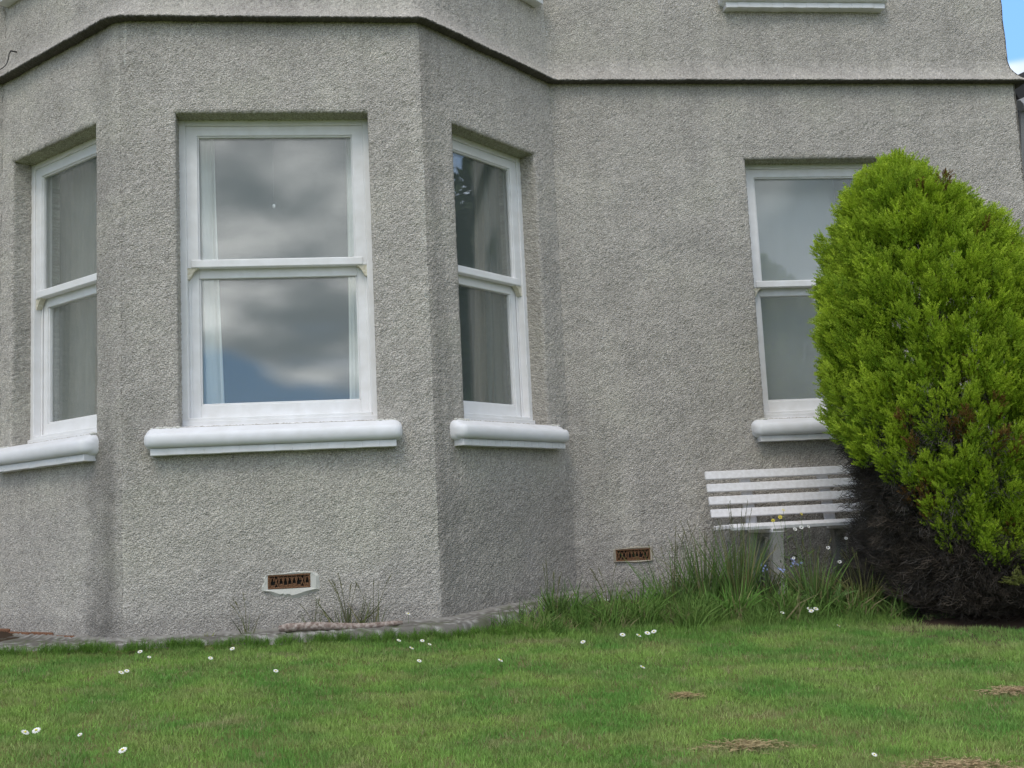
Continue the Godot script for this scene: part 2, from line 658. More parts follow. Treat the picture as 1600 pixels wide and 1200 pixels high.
# bullnosed sill with a fillet under it, painted white: swept along u with rounded ends
func sill_mesh(u0: float, u1: float, y: float, back := -0.1) -> ArrayMesh:
	var st := begin(true)
	var prof: Array[Vector2] = []     # (out, height)
	prof.append(Vector2(back, 0.112))
	prof.append(Vector2(0.02, 0.108))
	prof.append(Vector2(0.046, 0.094))
	for k in 9:
		var f := PI / 2.0 - PI * k / 8.0
		prof.append(Vector2(0.060 + 0.038 * pow(maxf(cos(f), 0.0), 0.62), 0.042 + 0.041 * sin(f)))
	prof.append(Vector2(0.040, -0.003))
	prof.append(Vector2(0.038, -0.006))
	prof.append(Vector2(back, -0.006))
	var cuts := [0.0, 0.003, 0.010, 0.020, 0.032, 0.045]
	var at := PackedFloat32Array()
	var grow := PackedFloat32Array()
	for c in cuts:
		at.append(u0 + c)
		grow.append(sqrt(maxf(0.0, 1.0 - pow(1.0 - c / 0.045, 2.0))))
	var k2 := 24
	for k in range(1, k2):
		at.append(lerpf(u0 + 0.045, u1 - 0.045, float(k) / k2))
		grow.append(1.0)
	for i in cuts.size():
		var c: float = cuts[cuts.size() - 1 - i]
		at.append(u1 - c)
		grow.append(sqrt(maxf(0.0, 1.0 - pow(1.0 - c / 0.045, 2.0))))
	var ring := func(i: int, k: int) -> Vector3:
		var p := prof[k]
		var g := grow[i]
		var z := p.x if p.x < 0.0 else p.x * (0.45 + 0.55 * g)
		var yy := 0.045 + (p.y - 0.045) * (0.35 + 0.65 * g)
		var wob := 0.0005 * broad.get_noise_3d(at[i] * 4.0, y + p.y * 3.0, 2.0)
		return Vector3(at[i], y + 0.036 + yy + wob, z + wob * 1.5)
	for i in at.size() - 1:
		for k in prof.size() - 1:
			var out := Vector3(0, prof[k].y + prof[k + 1].y - 0.09, 0.5 * (prof[k].x + prof[k + 1].x) - 0.02)
			quad(st, ring.call(i, k), ring.call(i + 1, k), ring.call(i + 1, k + 1), ring.call(i, k + 1), out)
	for e in [0, at.size() - 1]:
		for k in range(1, prof.size() - 1):
			tri(st, ring.call(e, 0), ring.call(e, k), ring.call(e, k + 1), Vector3(-1.0 if e == 0 else 1.0, 0, 0))
	st.set_smooth_group(-1)
	var n := 14
	for i in n:
		var a := lerpf(u0 + 0.034, u1 - 0.034, float(i) / n)
		var b := lerpf(u0 + 0.034, u1 - 0.034, float(i + 1) / n)
		var d := 0.002 * broad.get_noise_3d(a * 9.0, y, 0.0)
		bev(st, Vector3(a, y + d, back), Vector3(b + 0.0005, y + 0.036, 0.066 + d), 0.002)
	return done(st)


func upper_sill(h: Node3D, seg: int, o: Array) -> void:
	var over := 0.10 if seg == 4 else 0.15
	var s := part("sill", sill_mesh(o[0] - over, o[1] + over, 3.815 if seg == 4 else 3.80), mats.sill, h)
	s.transform = frame_of(seg)
	s.position += Vector3(N[seg].x, 0, N[seg].y) * -0.017
	var st := begin()
	for q in [[o[0] - 0.01, o[0] + 0.08], [o[1] - 0.08, o[1] + 0.01]]:
		bev(st, Vector3(q[0], 4.1, -0.2), Vector3(q[1], o[3] + 0.01, -0.12))
	bev(st, Vector3(o[0], o[3] - 0.08, -0.2), Vector3(o[1], o[3] + 0.01, -0.121))
	bev(st, Vector3(o[0], 4.1, -0.2), Vector3(o[1], 4.2, -0.121))
	bev(st, Vector3(o[0], 4.8, -0.2), Vector3(o[1], 4.86, -0.121))
	var f := part("upper_window", done(st), mats.paint, h)
	f.transform = frame_of(seg)
	st = begin()
	bev(st, Vector3(o[0], 4.1, -0.17), Vector3(o[1], o[3], -0.16), 0.001)
	part("pane", done(st), mats.pane, f)


func window(h: Node3D, seg: int, o: Array) -> void:
	var u0: float = o[0]
	var u1: float = o[1]
	var v0: float = o[2]
	var v1: float = o[3]
	# box frame
	var st := begin()
	bev(st, Vector3(u0 - 0.012, v0 - 0.05, -0.225), Vector3(u0 + 0.034, v1 + 0.012, -0.118))
	bev(st, Vector3(u1 - 0.034, v0 - 0.05, -0.225), Vector3(u1 + 0.012, v1 + 0.012, -0.118))
	bev(st, Vector3(u0 + 0.034, v1 - 0.030, -0.225), Vector3(u1 - 0.034, v1 + 0.012, -0.119))
	for s in [[u0 + 0.034, u0 + 0.047], [u1 - 0.047, u1 - 0.034]]:
		bev(st, Vector3(s[0], v0, -0.225), Vector3(s[1], v1 - 0.03, -0.208), 0.002)
		bev(st, Vector3(s[0], v0, -0.171), Vector3(s[1], v1 - 0.03, -0.163), 0.002)
	var w := part("window", done(st), mats.paint, h)
	w.transform = frame_of(seg)
	# wooden sub-sill, three stepped members
	st = begin()
	bev(st, Vector3(u0 - 0.004, v0 - 0.06, -0.23), Vector3(u1 + 0.004, v0 + 0.012, -0.085), 0.004)
	bev(st, Vector3(u0 + 0.001, v0 + 0.012, -0.23), Vector3(u1 - 0.001, v0 + 0.036, -0.098), 0.003)
	bev(st, Vector3(u0 + 0.030, v0 + 0.036, -0.23), Vector3(u1 - 0.030, v0 + 0.055, -0.112), 0.003)
	part("sub_sill", done(st), mats.paint, w)
	# upper sash stands in front of the lower one
	var a := u0 + 0.0335
	var b := u1 - 0.0335
	st = begin()
	bev(st, Vector3(a, 1.955, -0.166), Vector3(a + 0.061, v1 - 0.03, -0.128))
	bev(st, Vector3(b - 0.061, 1.955, -0.166), Vector3(b, v1 - 0.03, -0.128))
	bev(st, Vector3(a + 0.054, v1 - 0.085, -0.166), Vector3(b - 0.054, v1 - 0.03, -0.1285))
	bev(st, Vector3(a + 0.02, 1.956, -0.168), Vector3(b - 0.02, 2.000, -0.122), 0.004)
	for s in [[a + 0.061, a + 0.068], [b - 0.068, b - 0.061]]:
		bev(st, Vector3(s[0], 2.0, -0.158), Vector3(s[1], v1 - 0.085, -0.136), 0.003)
	bev(st, Vector3(a + 0.054, v1 - 0.093, -0.158), Vector3(b - 0.054, v1 - 0.085, -0.136), 0.003)
	part("upper_sash", done(st), mats.paint, w)
	st = begin()
	var c := a + 0.010
	var d := b - 0.010
	bev(st, Vector3(c, v0 + 0.055, -0.212), Vector3(c + 0.046, 1.99, -0.172))
	bev(st, Vector3(d - 0.046, v0 + 0.055, -0.212), Vector3(d, 1.99, -0.172))
	bev(st, Vector3(c + 0.046, v0 + 0.055, -0.212), Vector3(d - 0.046, v0 + 0.128, -0.1725))
	bev(st, Vector3(c + 0.046, 1.905, -0.212), Vector3(d - 0.046, 1.99, -0.1725))
	for s in [[c + 0.046, c + 0.054], [d - 0.054, d - 0.046]]:
		bev(st, Vector3(s[0], v0 + 0.128, -0.204), Vector3(s[1], 1.905, -0.18), 0.003)
	bev(st, Vector3(c + 0.046, v0 + 0.128, -0.204), Vector3(d - 0.046, v0 + 0.136, -0.18), 0.003)
	part("lower_sash", done(st), mats.paint, w)
	# horns under the meeting rail: an ogee that grows out of the stile
	for s in [0, 1]:
		st = begin()
		var pts := PackedVector2Array()
		for k in 7:
			var f := float(k) / 6.0
			pts.append(Vector2(0.052 * pow(1.0 - f, 1.5) + 0.010 - 0.004 * sin(f * TAU), -0.062 * f))
		for k in 6:
			var x0 := pts[k].x
			var x1 := pts[k + 1].x
			var y0 := 1.957 + pts[k].y
			var y1 := 1.957 + pts[k + 1].y
			var sx := 1.0 if s == 0 else -1.0
			var base := a if s == 0 else b
			var q := [Vector3(base, y0, -0.131), Vector3(base + sx * x0, y0, -0.131), Vector3(base + sx * x1, y1, -0.131), Vector3(base, y1, -0.131)]
			var r := []
			for p in q: r.append(p + Vector3(0, 0, -0.034))
			quad(st, q[0], q[1], q[2], q[3], Vector3.BACK)
			quad(st, r[0], r[1], r[2], r[3], Vector3.FORWARD)
			quad(st, q[1], q[2], r[2], r[1], Vector3(sx, -0.5, 0))
			quad(st, q[0], q[3], r[3], r[0], Vector3(-sx, 0, 0))
			if k == 5: quad(st, q[2], q[3], r[3], r[2], Vector3.DOWN)
		part("horn", done(st), mats.cream, w)
	# sealed units: two sheets each
	for q in [[a + 0.05, b - 0.05, 1.99, v1 - 0.08, -0.147], [c + 0.042, d - 0.042, v0 + 0.12, 1.91, -0.192]]:
		st = begin()
		for z in [0.0, -0.016]:
			bev(st, Vector3(q[0], q[2], q[4] + z - 0.004), Vector3(q[1], q[3], q[4] + z), 0.0002)
		part("pane", done(st), mats.pane, w)
	var over := [0.0, 0.12, 0.165, 0.13, 0.095]
	var over2 := [0.0, 0.025, 0.125, 0.105, 0.095]
	part("sill", sill_mesh(u0 - over[seg], u1 + over2[seg], 0.930, -0.2), mats.sill, w)
	# lumps of old cement and paint where the ends of the sill meet the wall
	st = begin()
	rng.seed = 300 + seg
	for k in 34:
		var left := k % 2 == 0
		var x := rng.randf_range(u0 - over[seg] + 0.03, u0 + 0.005) if left else rng.randf_range(u1 - 0.005, u1 + over2[seg] - 0.03)
		var r := rng.randf_range(0.004, 0.011)
		var p := Vector3(x, 1.075 - 0.004 + r * 0.3, rng.randf_range(0.004, 0.022))
		bev(st, p - Vector3(r, r * 0.7, r), p + Vector3(r, r * 0.8, r), r * 0.5, Transform3D(Basis(Vector3.UP, 0.0), Vector3.ZERO))
	tag(part("cement_crumbs", done(st), mats.mortar, w), "", "", "", "stuff")


func air_brick(h: Node3D, at: Vector3, variant: int, patched: bool) -> void:
	var w := 0.218
	var t := 0.073
	var st := begin()
	var f := 0.009
	bev(st, Vector3(0, 0, -0.03), Vector3(w, f, 0.008), 0.002)
	bev(st, Vector3(0, t - f, -0.03), Vector3(w, t, 0.008), 0.002)
	bev(st, Vector3(0, f, -0.03), Vector3(f, t - f, 0.0078), 0.002)
	bev(st, Vector3(w - f, f, -0.03), Vector3(w, t - f, 0.0078), 0.002)
	var brick := part("air_brick", done(st), mats.rust, h)
	brick.position = at + Vector3(0, 0, 0.002)
	st = begin()
	bev(st, Vector3(0.002, 0.002, -0.04), Vector3(w - 0.002, t - 0.002, -0.012), 0.001)
	part("hollow", done(st), mats.dark, brick)
	# pierced face: upright bars joined by little arches, crossed at the ends
	var n := 9
	for k in n:
		st = begin()
		var x := f + (w - 2 * f) * (k + 0.5) / n
		var wd := (w - 2 * f) / n
		if k in [1, 7] or (variant == 1 and k in [0, 2, 8]):
			for s in [-1, 1]:
				var p := PackedVector3Array([Vector3(x - s * wd * 0.45, f, -0.002), Vector3(x, t * 0.5, 0.0), Vector3(x + s * wd * 0.45, t - f, -0.002)])
				tube(st, p, PackedFloat32Array([0.003, 0.0036, 0.003]), 5)
		else:
			bev(st, Vector3(x - wd * 0.5, f, -0.012), Vector3(x - wd * 0.22, t - f, 0.004), 0.002)
			var arc := PackedVector3Array()
			var rr := PackedFloat32Array()
			for q in 6:
				var g := PI * q / 5.0
				arc.append(Vector3(x + wd * 0.14 - wd * 0.36 * cos(g), t * 0.55 + 0.018 * sin(g), 0.0))
				rr.append(0.0032)
			tube(st, arc, rr, 5)
			bev(st, Vector3(x - wd * 0.2, f, -0.012), Vector3(x + wd * 0.5, f + 0.010 + 0.003 * (k % 3), 0.002), 0.002)
		part("grille_bar", done(st), mats.rust, brick)
	# cement pushed in round the brick
	st = begin()
	rng.seed = 70 + variant
	var inner := []
	var outer := []
	var c := Vector2(w / 2, t / 2)
	for k in 40:
		var g := TAU * k / 40.0
		var dir := Vector2(cos(g), sin(g))
		var e := minf((w / 2) / maxf(absf(dir.x), 0.001), (t / 2) / maxf(absf(dir.y), 0.001))
		var m := 0.016 + rng.randf_range(0, 0.010)
		if patched:
			m = 0.012 + 0.030 * clampf(dir.x, 0, 1) + 0.034 * clampf(-dir.y, 0, 1) + 0.014 * clampf(-dir.x, 0, 1) + rng.randf_range(-0.004, 0.010)
			if dir.y > 0.25: m = 0.007 + rng.randf_range(0, 0.006) + 0.015 * clampf(dir.x, 0, 1)
		else:
			m = 0.008 + 0.009 * clampf(dir.x, 0, 1) + rng.randf_range(0, 0.007)
		inner.append(c + dir * (e - 0.003))
		outer.append(c + dir * (e + m))
	for k in 40:
		var k2 := (k + 1) % 40
		var lift := func(p: Vector2, z: float) -> Vector3: return Vector3(p.x, p.y, z)
		var mid0: Vector2 = (inner[k] * 0.4 + outer[k] * 0.6)
		var mid1: Vector2 = (inner[k2] * 0.4 + outer[k2] * 0.6)
		quad(st, lift.call(inner[k], 0.005), lift.call(inner[k2], 0.005), lift.call(mid1, 0.011), lift.call(mid0, 0.011), Vector3.BACK)
		quad(st, lift.call(mid0, 0.011), lift.call(mid1, 0.011), lift.call(outer[k2], -0.006), lift.call(outer[k], -0.006), Vector3.BACK)
	part("cement_surround", done(st), mats.mortar if patched else flat(0.40, 0.36, 0.29, 0.95), brick)


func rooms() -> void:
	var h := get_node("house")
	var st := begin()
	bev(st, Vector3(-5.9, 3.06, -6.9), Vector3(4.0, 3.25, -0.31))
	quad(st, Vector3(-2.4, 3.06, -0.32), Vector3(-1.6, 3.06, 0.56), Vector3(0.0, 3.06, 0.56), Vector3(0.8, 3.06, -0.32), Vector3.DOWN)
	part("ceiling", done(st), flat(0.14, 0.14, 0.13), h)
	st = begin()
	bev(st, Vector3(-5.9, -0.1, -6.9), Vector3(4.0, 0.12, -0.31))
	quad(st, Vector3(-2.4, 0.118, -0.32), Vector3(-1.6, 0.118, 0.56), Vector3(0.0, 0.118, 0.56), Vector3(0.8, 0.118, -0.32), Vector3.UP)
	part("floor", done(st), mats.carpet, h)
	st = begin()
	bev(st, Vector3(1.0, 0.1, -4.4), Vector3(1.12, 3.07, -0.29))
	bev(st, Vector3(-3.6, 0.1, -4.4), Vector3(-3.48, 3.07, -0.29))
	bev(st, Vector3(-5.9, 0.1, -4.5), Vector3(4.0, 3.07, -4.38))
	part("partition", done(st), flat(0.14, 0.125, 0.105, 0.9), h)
	# curtains: [plane, from, to at the top, from, to at the bottom, material, label]
	curtain(2, 0.28, 0.455, 0.28, 0.505, mats.sheer, "pale sheer curtain at the left edge of the bay's front window")
	curtain(2, 1.20, 1.36, 1.165, 1.36, mats.sheer, "pale sheer curtain at the right edge of the bay's front window")
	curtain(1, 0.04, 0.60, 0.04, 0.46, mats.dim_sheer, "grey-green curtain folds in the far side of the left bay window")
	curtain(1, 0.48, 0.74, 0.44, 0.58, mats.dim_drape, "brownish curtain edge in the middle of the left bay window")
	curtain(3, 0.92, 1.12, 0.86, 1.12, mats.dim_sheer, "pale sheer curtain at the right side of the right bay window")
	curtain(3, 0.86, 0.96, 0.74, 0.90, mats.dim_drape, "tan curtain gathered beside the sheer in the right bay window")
	curtain(4, 1.18, 2.36, 1.18, 2.36, mats.backing, "grey net added in place of sky reflection, across the window behind the bush", -0.33, 0.12)  # added sheet, takes the place of reflected sky
	curtain(4, 2.0, 2.28, 2.06, 2.28, mats.sheer, "bluish white sheer curtain in the window behind the bush")


func curtain(seg: int, a0: float, a1: float, b0: float, b1: float, m: Material, label: String, depth := -0.345, ripple := 1.0) -> void:
	var st := begin(true)
	var steps := 40
	var rows := 14
	var at := func(i: int, j: int) -> Vector3:
		var f := float(i) / steps
		var g := float(j) / rows
		var u := lerpf(lerpf(a0, a1, f), lerpf(b0, b1, f), smoothstep(0.0, 1.0, g))
		var z := depth - ripple * 0.018 * sin(f * (a1 - a0) * 95.0 + 1.5 * sin(g * 2.0)) - 0.008 * sin(f * 31.0 + g)
		return Vector3(u, lerpf(2.95, 0.22, g), z)
	for i in steps:
		for j in rows:
			quad(st, at.call(i, j), at.call(i + 1, j), at.call(i + 1, j + 1), at.call(i, j + 1), Vector3.BACK)
	var c := part("curtain", done(st), m, self)
	c.transform = frame_of(seg)
	tag(c, label, "curtain", "curtains inside the windows")


func annex() -> void:
	var a := thing("neighbouring_roof", "dark eave and grey gutter of the lower building past the house's right corner", "building", Vector3(4.1, 0, -0.6))
	var st := begin()
	bev(st, Vector3(0.12, -0.2, -6.0), Vector3(6.0, 3.5, -0.55))
	part("wall", done(st), flat(0.16, 0.16, 0.15, 0.9), a)
	var tilt := Transform3D(Basis(Vector3.BACK, 0.42), Vector3(0.36, 3.50, 0.0))
	st = begin()
	bev(st, Vector3(0.0, 0.03, -6.2), Vector3(6.5, 0.09, 0.02), 0.004, tilt)
	part("roof", done(st), flat(0.06, 0.06, 0.065, 0.7), a)
	st = begin()
	bev(st, Vector3(0.0, -0.12, -0.05), Vector3(6.5, 0.028, 0.0), 0.004, tilt)
	part("barge_board", done(st), flat(0.03, 0.03, 0.03, 0.7), a)
	st = begin()
	var g := PackedVector3Array([Vector3(0.36, 3.36, 0.05), Vector3(1.6, 3.86, 0.05), Vector3(3.0, 4.42, 0.05)])
	tube(st, g, PackedFloat32Array([0.045, 0.045, 0.045]), 8)
	tube(st, PackedVector3Array([Vector3(0.42, 3.34, 0.0), Vector3(0.42, 2.0, -0.2), Vector3(0.42, 0.1, -0.2)]), PackedFloat32Array([0.035, 0.035, 0.035]), 8)
	part("gutter", done(st), flat(0.33, 0.34, 0.36, 0.5), a)


func ground() -> void:
	var xs := PackedFloat32Array([-1500, -500, -150, -60, -30, -16, -9])
	var zs := PackedFloat32Array([-1500, -400, -100, -30, -12, -7.5])
	var x := -6.0
	while x < 6.5:
		xs.append(x)
		x += 0.06
	xs.append_array([9, 16, 30, 60, 150, 500, 1500])
	var z := -0.6
	while z < 5.0:
		zs.append(z)
		z += 0.06
	while z < 30.0:
		zs.append(z)
		z += 1.5
	zs.append_array([45, 80, 160, 400, 1500])
	var st := begin(true)
	for j in zs.size():
		for i in xs.size():
			var p := Vector3(xs[i], lawn_height(xs[i], zs[j]), zs[j])
			var b := patchy.get_noise_2d(p.x * 1.2, p.z * 1.2)
			if absf(p.x) < 7.0 and p.z < 6.0: p.y += 0.012 * broad.get_noise_2d(p.x, p.z)
			var c := Color(0.085, 0.12, 0.035).lerp(Color(0.14, 0.14, 0.055), clampf(0.5 + b, 0, 1))
			var soil := smoothstep(1.15, 0.75, p.z + 0.12 * b)
			c = c.lerp(Color(0.055, 0.043, 0.030), soil)
			if Vector2(p.x - 2.9, (p.z - 1.05) * 1.1).length() < 0.75 + 0.15 * b: c = Color(0.09, 0.062, 0.045)
			st.set_color(c)
			st.add_vertex(p)
	var nu := xs.size()
	for j in zs.size() - 1:
		for i in nu - 1:
			var k := j * nu + i
			for q in [k, k + 1, k + nu + 1, k, k + nu + 1, k + nu]: st.add_index(q)
	var g := part("ground", done(st), mats.earth, self)
	tag(g, "sloping ground that carries the lawn down from the house", "", "", "structure")


# narrow concrete apron round the foot of the walls
func path() -> void:
	var st := begin(true)
	var lift := [0.03, 0.010, 0.004, 0.010, 0.062, 0.045]
	var across := 16
	var count := 0
	var rows := 0
	for seg in range(0, 5):
		var w := (V[seg + 1] - V[seg]).length()
		var steps := int(w / 0.02)
		for i in steps + (1 if seg == 4 else 0):
			var f := float(i) / steps
			for j in across + 1:
				var g := float(j) / across
				var width := 0.235 + 0.03 * broad.get_noise_2d(seg * 3.0 + f * w * 1.5, 4.0)
				if seg == 0: width = 1.2
				elif seg == 1: width = lerpf(1.2, width, pow(f, 0.6))
				var o := -0.03 + (width + 0.03) * g
				var q := (V[seg] + M[seg] * o).lerp(V[seg + 1] + M[seg + 1] * o, f)
				q.y = minf(q.y, 1.16 + 0.02 * sin(q.x * 7.0))
				var y := lerpf(lift[seg], lift[seg + 1], f) + 0.003 * fine.get_noise_3d(q.x * 0.4, 0, q.y * 0.4) + 0.004 * rough.get_noise_2d(q.x * 0.3, q.y * 0.3) + 0.003 * broad.get_noise_2d(q.x * 2.0, q.y * 2.0)
				if j == across: y -= 0.14
				elif g > 0.85: y -= 0.03 * (g - 0.85) / 0.15
				y += 0.014 * smoothstep(0.09, 0.0, o)
				var k := 1.0 + 0.25 * rough.get_noise_2d(q.x, q.y) + 0.10 * broad.get_noise_2d(q.x * 2.0, q.y * 2.0)
				var c := Color(0.155, 0.145, 0.13) * k
				if fine.get_noise_2d(q.x * 0.4, q.y * 0.4) > 0.55: c = Color(0.33, 0.32, 0.30)
				var moss := smoothstep(0.1, 0.45, patchy.get_noise_2d(q.x * 4.0, q.y * 4.0))
				c = c.lerp(Color(0.09, 0.11, 0.05), 0.5 * moss)
				if o < 0.05: c = c.lerp(Color(0.30, 0.285, 0.265), 0.55)
				st.set_color(c)
				st.add_vertex(Vector3(q.x, y, q.y))
				count += 1
			rows += 1
	for r in rows - 1:
		for j in across:
			var k := r * (across + 1) + j
			for q in [k, k + across + 2, k + 1, k, k + across + 1, k + across + 2]: st.add_index(q)
	tag(part("path", done(st), mats.earth, self), "narrow grey concrete apron at the foot of the walls", "", "", "structure")


# ---------------------------------------------------------------- plants
func spray_mesh() -> ArrayMesh:
	var st := begin()
	rng.seed = 51
	for k in 15:
		var f := k / 14.0
		var root := Vector3(0, 0.062 * f, 0)
		var ang := k * 2.4
		var spread := 0.75 - 0.45 * f
		var d := Vector3(cos(ang) * spread, 1.0, sin(ang) * spread * 0.7).normalized()
		var len := 0.026 - 0.008 * f + rng.randf_range(-0.003, 0.003)
		var side := d.cross(Vector3(sin(ang), 0.2, cos(ang))).normalized() * (0.0042 - 0.0012 * f)
		var tip := root + d * len
		var mid := root + d * len * 0.5 + Vector3(cos(ang), 0, sin(ang)) * 0.002
		tri(st, root, mid - side, tip, Vector3(cos(ang), 0.3, sin(ang)))
		tri(st, root, tip, mid + side, Vector3(cos(ang), 0.3, sin(ang)))
	return done(st)


func twig_mesh() -> ArrayMesh:
	var st := begin()
	rng.seed = 77
	for k in 7:
		var d := Vector3(rng.randf_range(-0.6, 0.6), 1.0, rng.randf_range(-0.6, 0.6)).normalized()
		var root := Vector3(0, 0.05 * k / 7.0, 0) if k > 0 else Vector3.ZERO
		var len := rng.randf_range(0.05, 0.11)
		var bend := Vector3(rng.randf_range(-0.02, 0.02), 0, rng.randf_range(-0.02, 0.02))
		tube(st, PackedVector3Array([root, root + d * len * 0.5 + bend, root + d * len + bend * 0.3]), PackedFloat32Array([0.0015, 0.0011, 0.0005]), 3)
		for q in 3:
			var e := (d + Vector3(rng.randf_range(-1, 1), rng.randf_range(-0.3, 0.8), rng.randf_range(-1, 1))).normalized()
			var r := root + d * len * (0.35 + 0.2 * q)
			tube(st, PackedVector3Array([r, r + e * 0.035]), PackedFloat32Array([0.0010, 0.0004]), 3)
	return done(st)


func crown_radius(y: float) -> float:
	return table(y, [-0.05, 0.2, 0.5, 0.9, 1.3, 1.6, 1.9, 2.1, 2.24, 2.35], [0.50, 0.60, 0.69, 0.74, 0.75, 0.70, 0.57, 0.43, 0.30, 0.17])


func crown_axis(y: float) -> float:
	return lerpf(2.92, 2.85, clampf(y / 1.6, 0, 1)) - 0.19 * smoothstep(1.5, 2.35, y)


func conifer() -> void:
	var t := thing("conifer", "golden-green conifer with a bare brown underside beside the bench", "bush", Vector3(0, 0, 0))
	var zc := 1.06
	var rust_at := [Vector3(2.74, 2.23, 1.3), Vector3(2.62, 0.86, 1.55), Vector3(2.30, 1.16, 1.35), Vector3(2.48, 0.52, 1.4), Vector3(2.80, 0.74, 1.6), Vector3(3.18, 1.35, 1.5), Vector3(3.12, 1.12, 1.5)]
	var green: Array[Transform3D] = []
	var gcol := PackedColorArray()
	var dead: Array[Transform3D] = []
	var dcol := PackedColorArray()
	var twigs: Array[Transform3D] = []
	var tcol := PackedColorArray()
	rng.seed = 5
	var cells := FastNoiseLite.new()
	cells.seed = 8
	cells.noise_type = FastNoiseLite.TYPE_CELLULAR
	cells.cellular_return_type = FastNoiseLite.RETURN_DISTANCE
	cells.frequency = 4.2
	for k in 4600:
		var y := rng.randf_range(-0.02, 2.36)
		if rng.randf() > 0.30 + crown_radius(y): continue
		var az := rng.randf() * TAU
		var lump := 1.0 + 0.10 * patchy.get_noise_3d(cos(az) * 1.2, y * 1.5, sin(az) * 1.2)
		var dip := clampf(cells.get_noise_3d(cos(az) * 0.75, y * 0.85, sin(az) * 0.75) + 1.0, 0.0, 1.0)
		if rng.randf() < smoothstep(0.45, 0.85, dip) * 0.45: continue
		var r := (crown_radius(y) + 0.07 - 0.25 * dip) * lump - rng.randf() * rng.randf() * 0.20
		if cos(az) > 0.0: r -= 0.10 * cos(az) * smoothstep(1.3, 1.9, y)
		var out := Vector3(cos(az), 0, sin(az) * 0.80)
		var p := Vector3(crown_axis(y), y, zc) + out * r
		if k < 26:   # a spur of growth that stands off the left shoulder
			p = Vector3(2.40 + rng.randf_range(-0.05, 0.06), 1.98 + 0.24 * rng.randf() * rng.randf(), 1.10 + rng.randf_range(-0.05, 0.05))
			y = p.y
			out = Vector3(-0.2, 0, 0.1)
		var px := p.x + (p.z - zc) * 0.5
		var limit := 0.88 - (px - 2.2) * 1.02
		if px > 2.85: limit = 0.22 - (px - 2.85) * 0.05
		if px < 2.2: limit = 0.90 + (2.2 - px) * 0.6
		limit += 0.10 * patchy.get_noise_3d(p.x * 3.0, 5.0, p.z * 3.0)
		if p.z < 0.85: limit = maxf(limit, 0.35)
		var dir := (out.normalized() * rng.randf_range(0.45, 0.95) + Vector3.UP * rng.randf_range(0.55, 1.0)).normalized()
		if y > 2.2: dir = (dir + Vector3.UP).normalized()
		if y > limit:
			var rusty := false
			for s in rust_at:
				if s.distance_to(p) < 0.055: rusty = true
			if k % 151 == 0: rusty = true
			var tone := rng.randf()
			var base := Color(0.16, 0.29, 0.022).lerp(Color(0.38, 0.52, 0.036), tone)
			if rusty: base = Color(0.20, 0.11, 0.035)
			var length := rng.randf_range(0.10, 0.19)
			var side := dir.cross(Vector3.UP).normalized()
			var up2 := side.cross(dir)
			var m := 40
			for q in m:
				var f := rng.randf()
				var rad := 0.050 * sqrt(rng.randf()) * (1.0 - 0.75 * f)
				var g := rng.randf() * TAU
				var off := (side * cos(g) + up2 * sin(g))
				var at := p + dir * (length * (f - 0.45)) + off * rad
				var d2 := (dir + off * rng.randf_range(0.1, 0.75) + Vector3(rng.randf_range(-1, 1), rng.randf_range(-1, 1), rng.randf_range(-1, 1)) * 0.22).normalized()
				var x2 := d2.cross(Vector3(rng.randf_range(-1, 1), rng.randf_range(-1, 1), rng.randf_range(-1, 1))).normalized()
				var s := rng.randf_range(0.40, 0.74)
				green.append(Transform3D(Basis(x2, d2, x2.cross(d2)).scaled(Vector3.ONE * s), at))
				var c := base.lerp(Color(0.52, 0.64, 0.06) if not rusty else base, 0.35 * f * f + 0.2 * rng.randf())
				gcol.append(c * rng.randf_range(0.85, 1.15))
		else:
			p = Vector3(crown_axis(y), y, zc) + out * r * (0.71 if y > 0.42 else 0.80)
			if p.z > 0.2:
				for q in 24:
					var d2 := (dir + Vector3(rng.randf_range(-1, 1), rng.randf_range(-0.8, 0.5), rng.randf_range(-1, 1)) * 0.8).normalized()
					var x2 := d2.cross(Vector3(0.3, rng.randf_range(-1, 1), 0.8)).normalized()
					var at := p + Vector3(rng.randf_range(-1, 1), rng.randf_range(-1, 1), rng.randf_range(-1, 1)) * 0.11 - out * rng.randf() * 0.22
					at.y = maxf(at.y, lawn_height(at.x, at.z) + 0.02)
					var s := rng.randf_range(0.7, 1.5)
					var c := Color(0.045, 0.036, 0.028).lerp(Color(0.15, 0.12, 0.095), rng.randf() * rng.randf())
					if q % 6 == 0:
						dead.append(Transform3D(Basis(x2, d2, x2.cross(d2)).scaled(Vector3.ONE * s * 0.6), at))
						dcol.append(c * 0.8)
					else:
						twigs.append(Transform3D(Basis(x2, d2, x2.cross(d2)).scaled(Vector3.ONE * s), at))
						tcol.append(c)
	# bare twigs that reach out over the end of the bench
	for k in 420:
		var y := rng.randf_range(0.05, 1.02)
		var az := rng.randf_range(PI * 0.55, PI * 1.12)
		var r := crown_radius(y) * rng.randf_range(0.54, 0.82)
		var out := Vector3(cos(az), 0, sin(az) * 0.8)
		var p := Vector3(crown_axis(y), y, zc) + out * r * 0.98
		var d2 := (out + Vector3(rng.randf_range(-0.4, 0.2), rng.randf_range(-0.3, 0.6), rng.randf_range(-0.4, 0.4))).normalized()
		var x2 := d2.cross(Vector3(0.3, rng.randf_range(-1, 1), 0.8)).normalized()
		twigs.append(Transform3D(Basis(x2, d2, x2.cross(d2)).scaled(Vector3.ONE * rng.randf_range(0.9, 1.7)), p))
		tcol.append(Color(0.05, 0.043, 0.038).lerp(Color(0.10, 0.09, 0.08), rng.randf()))
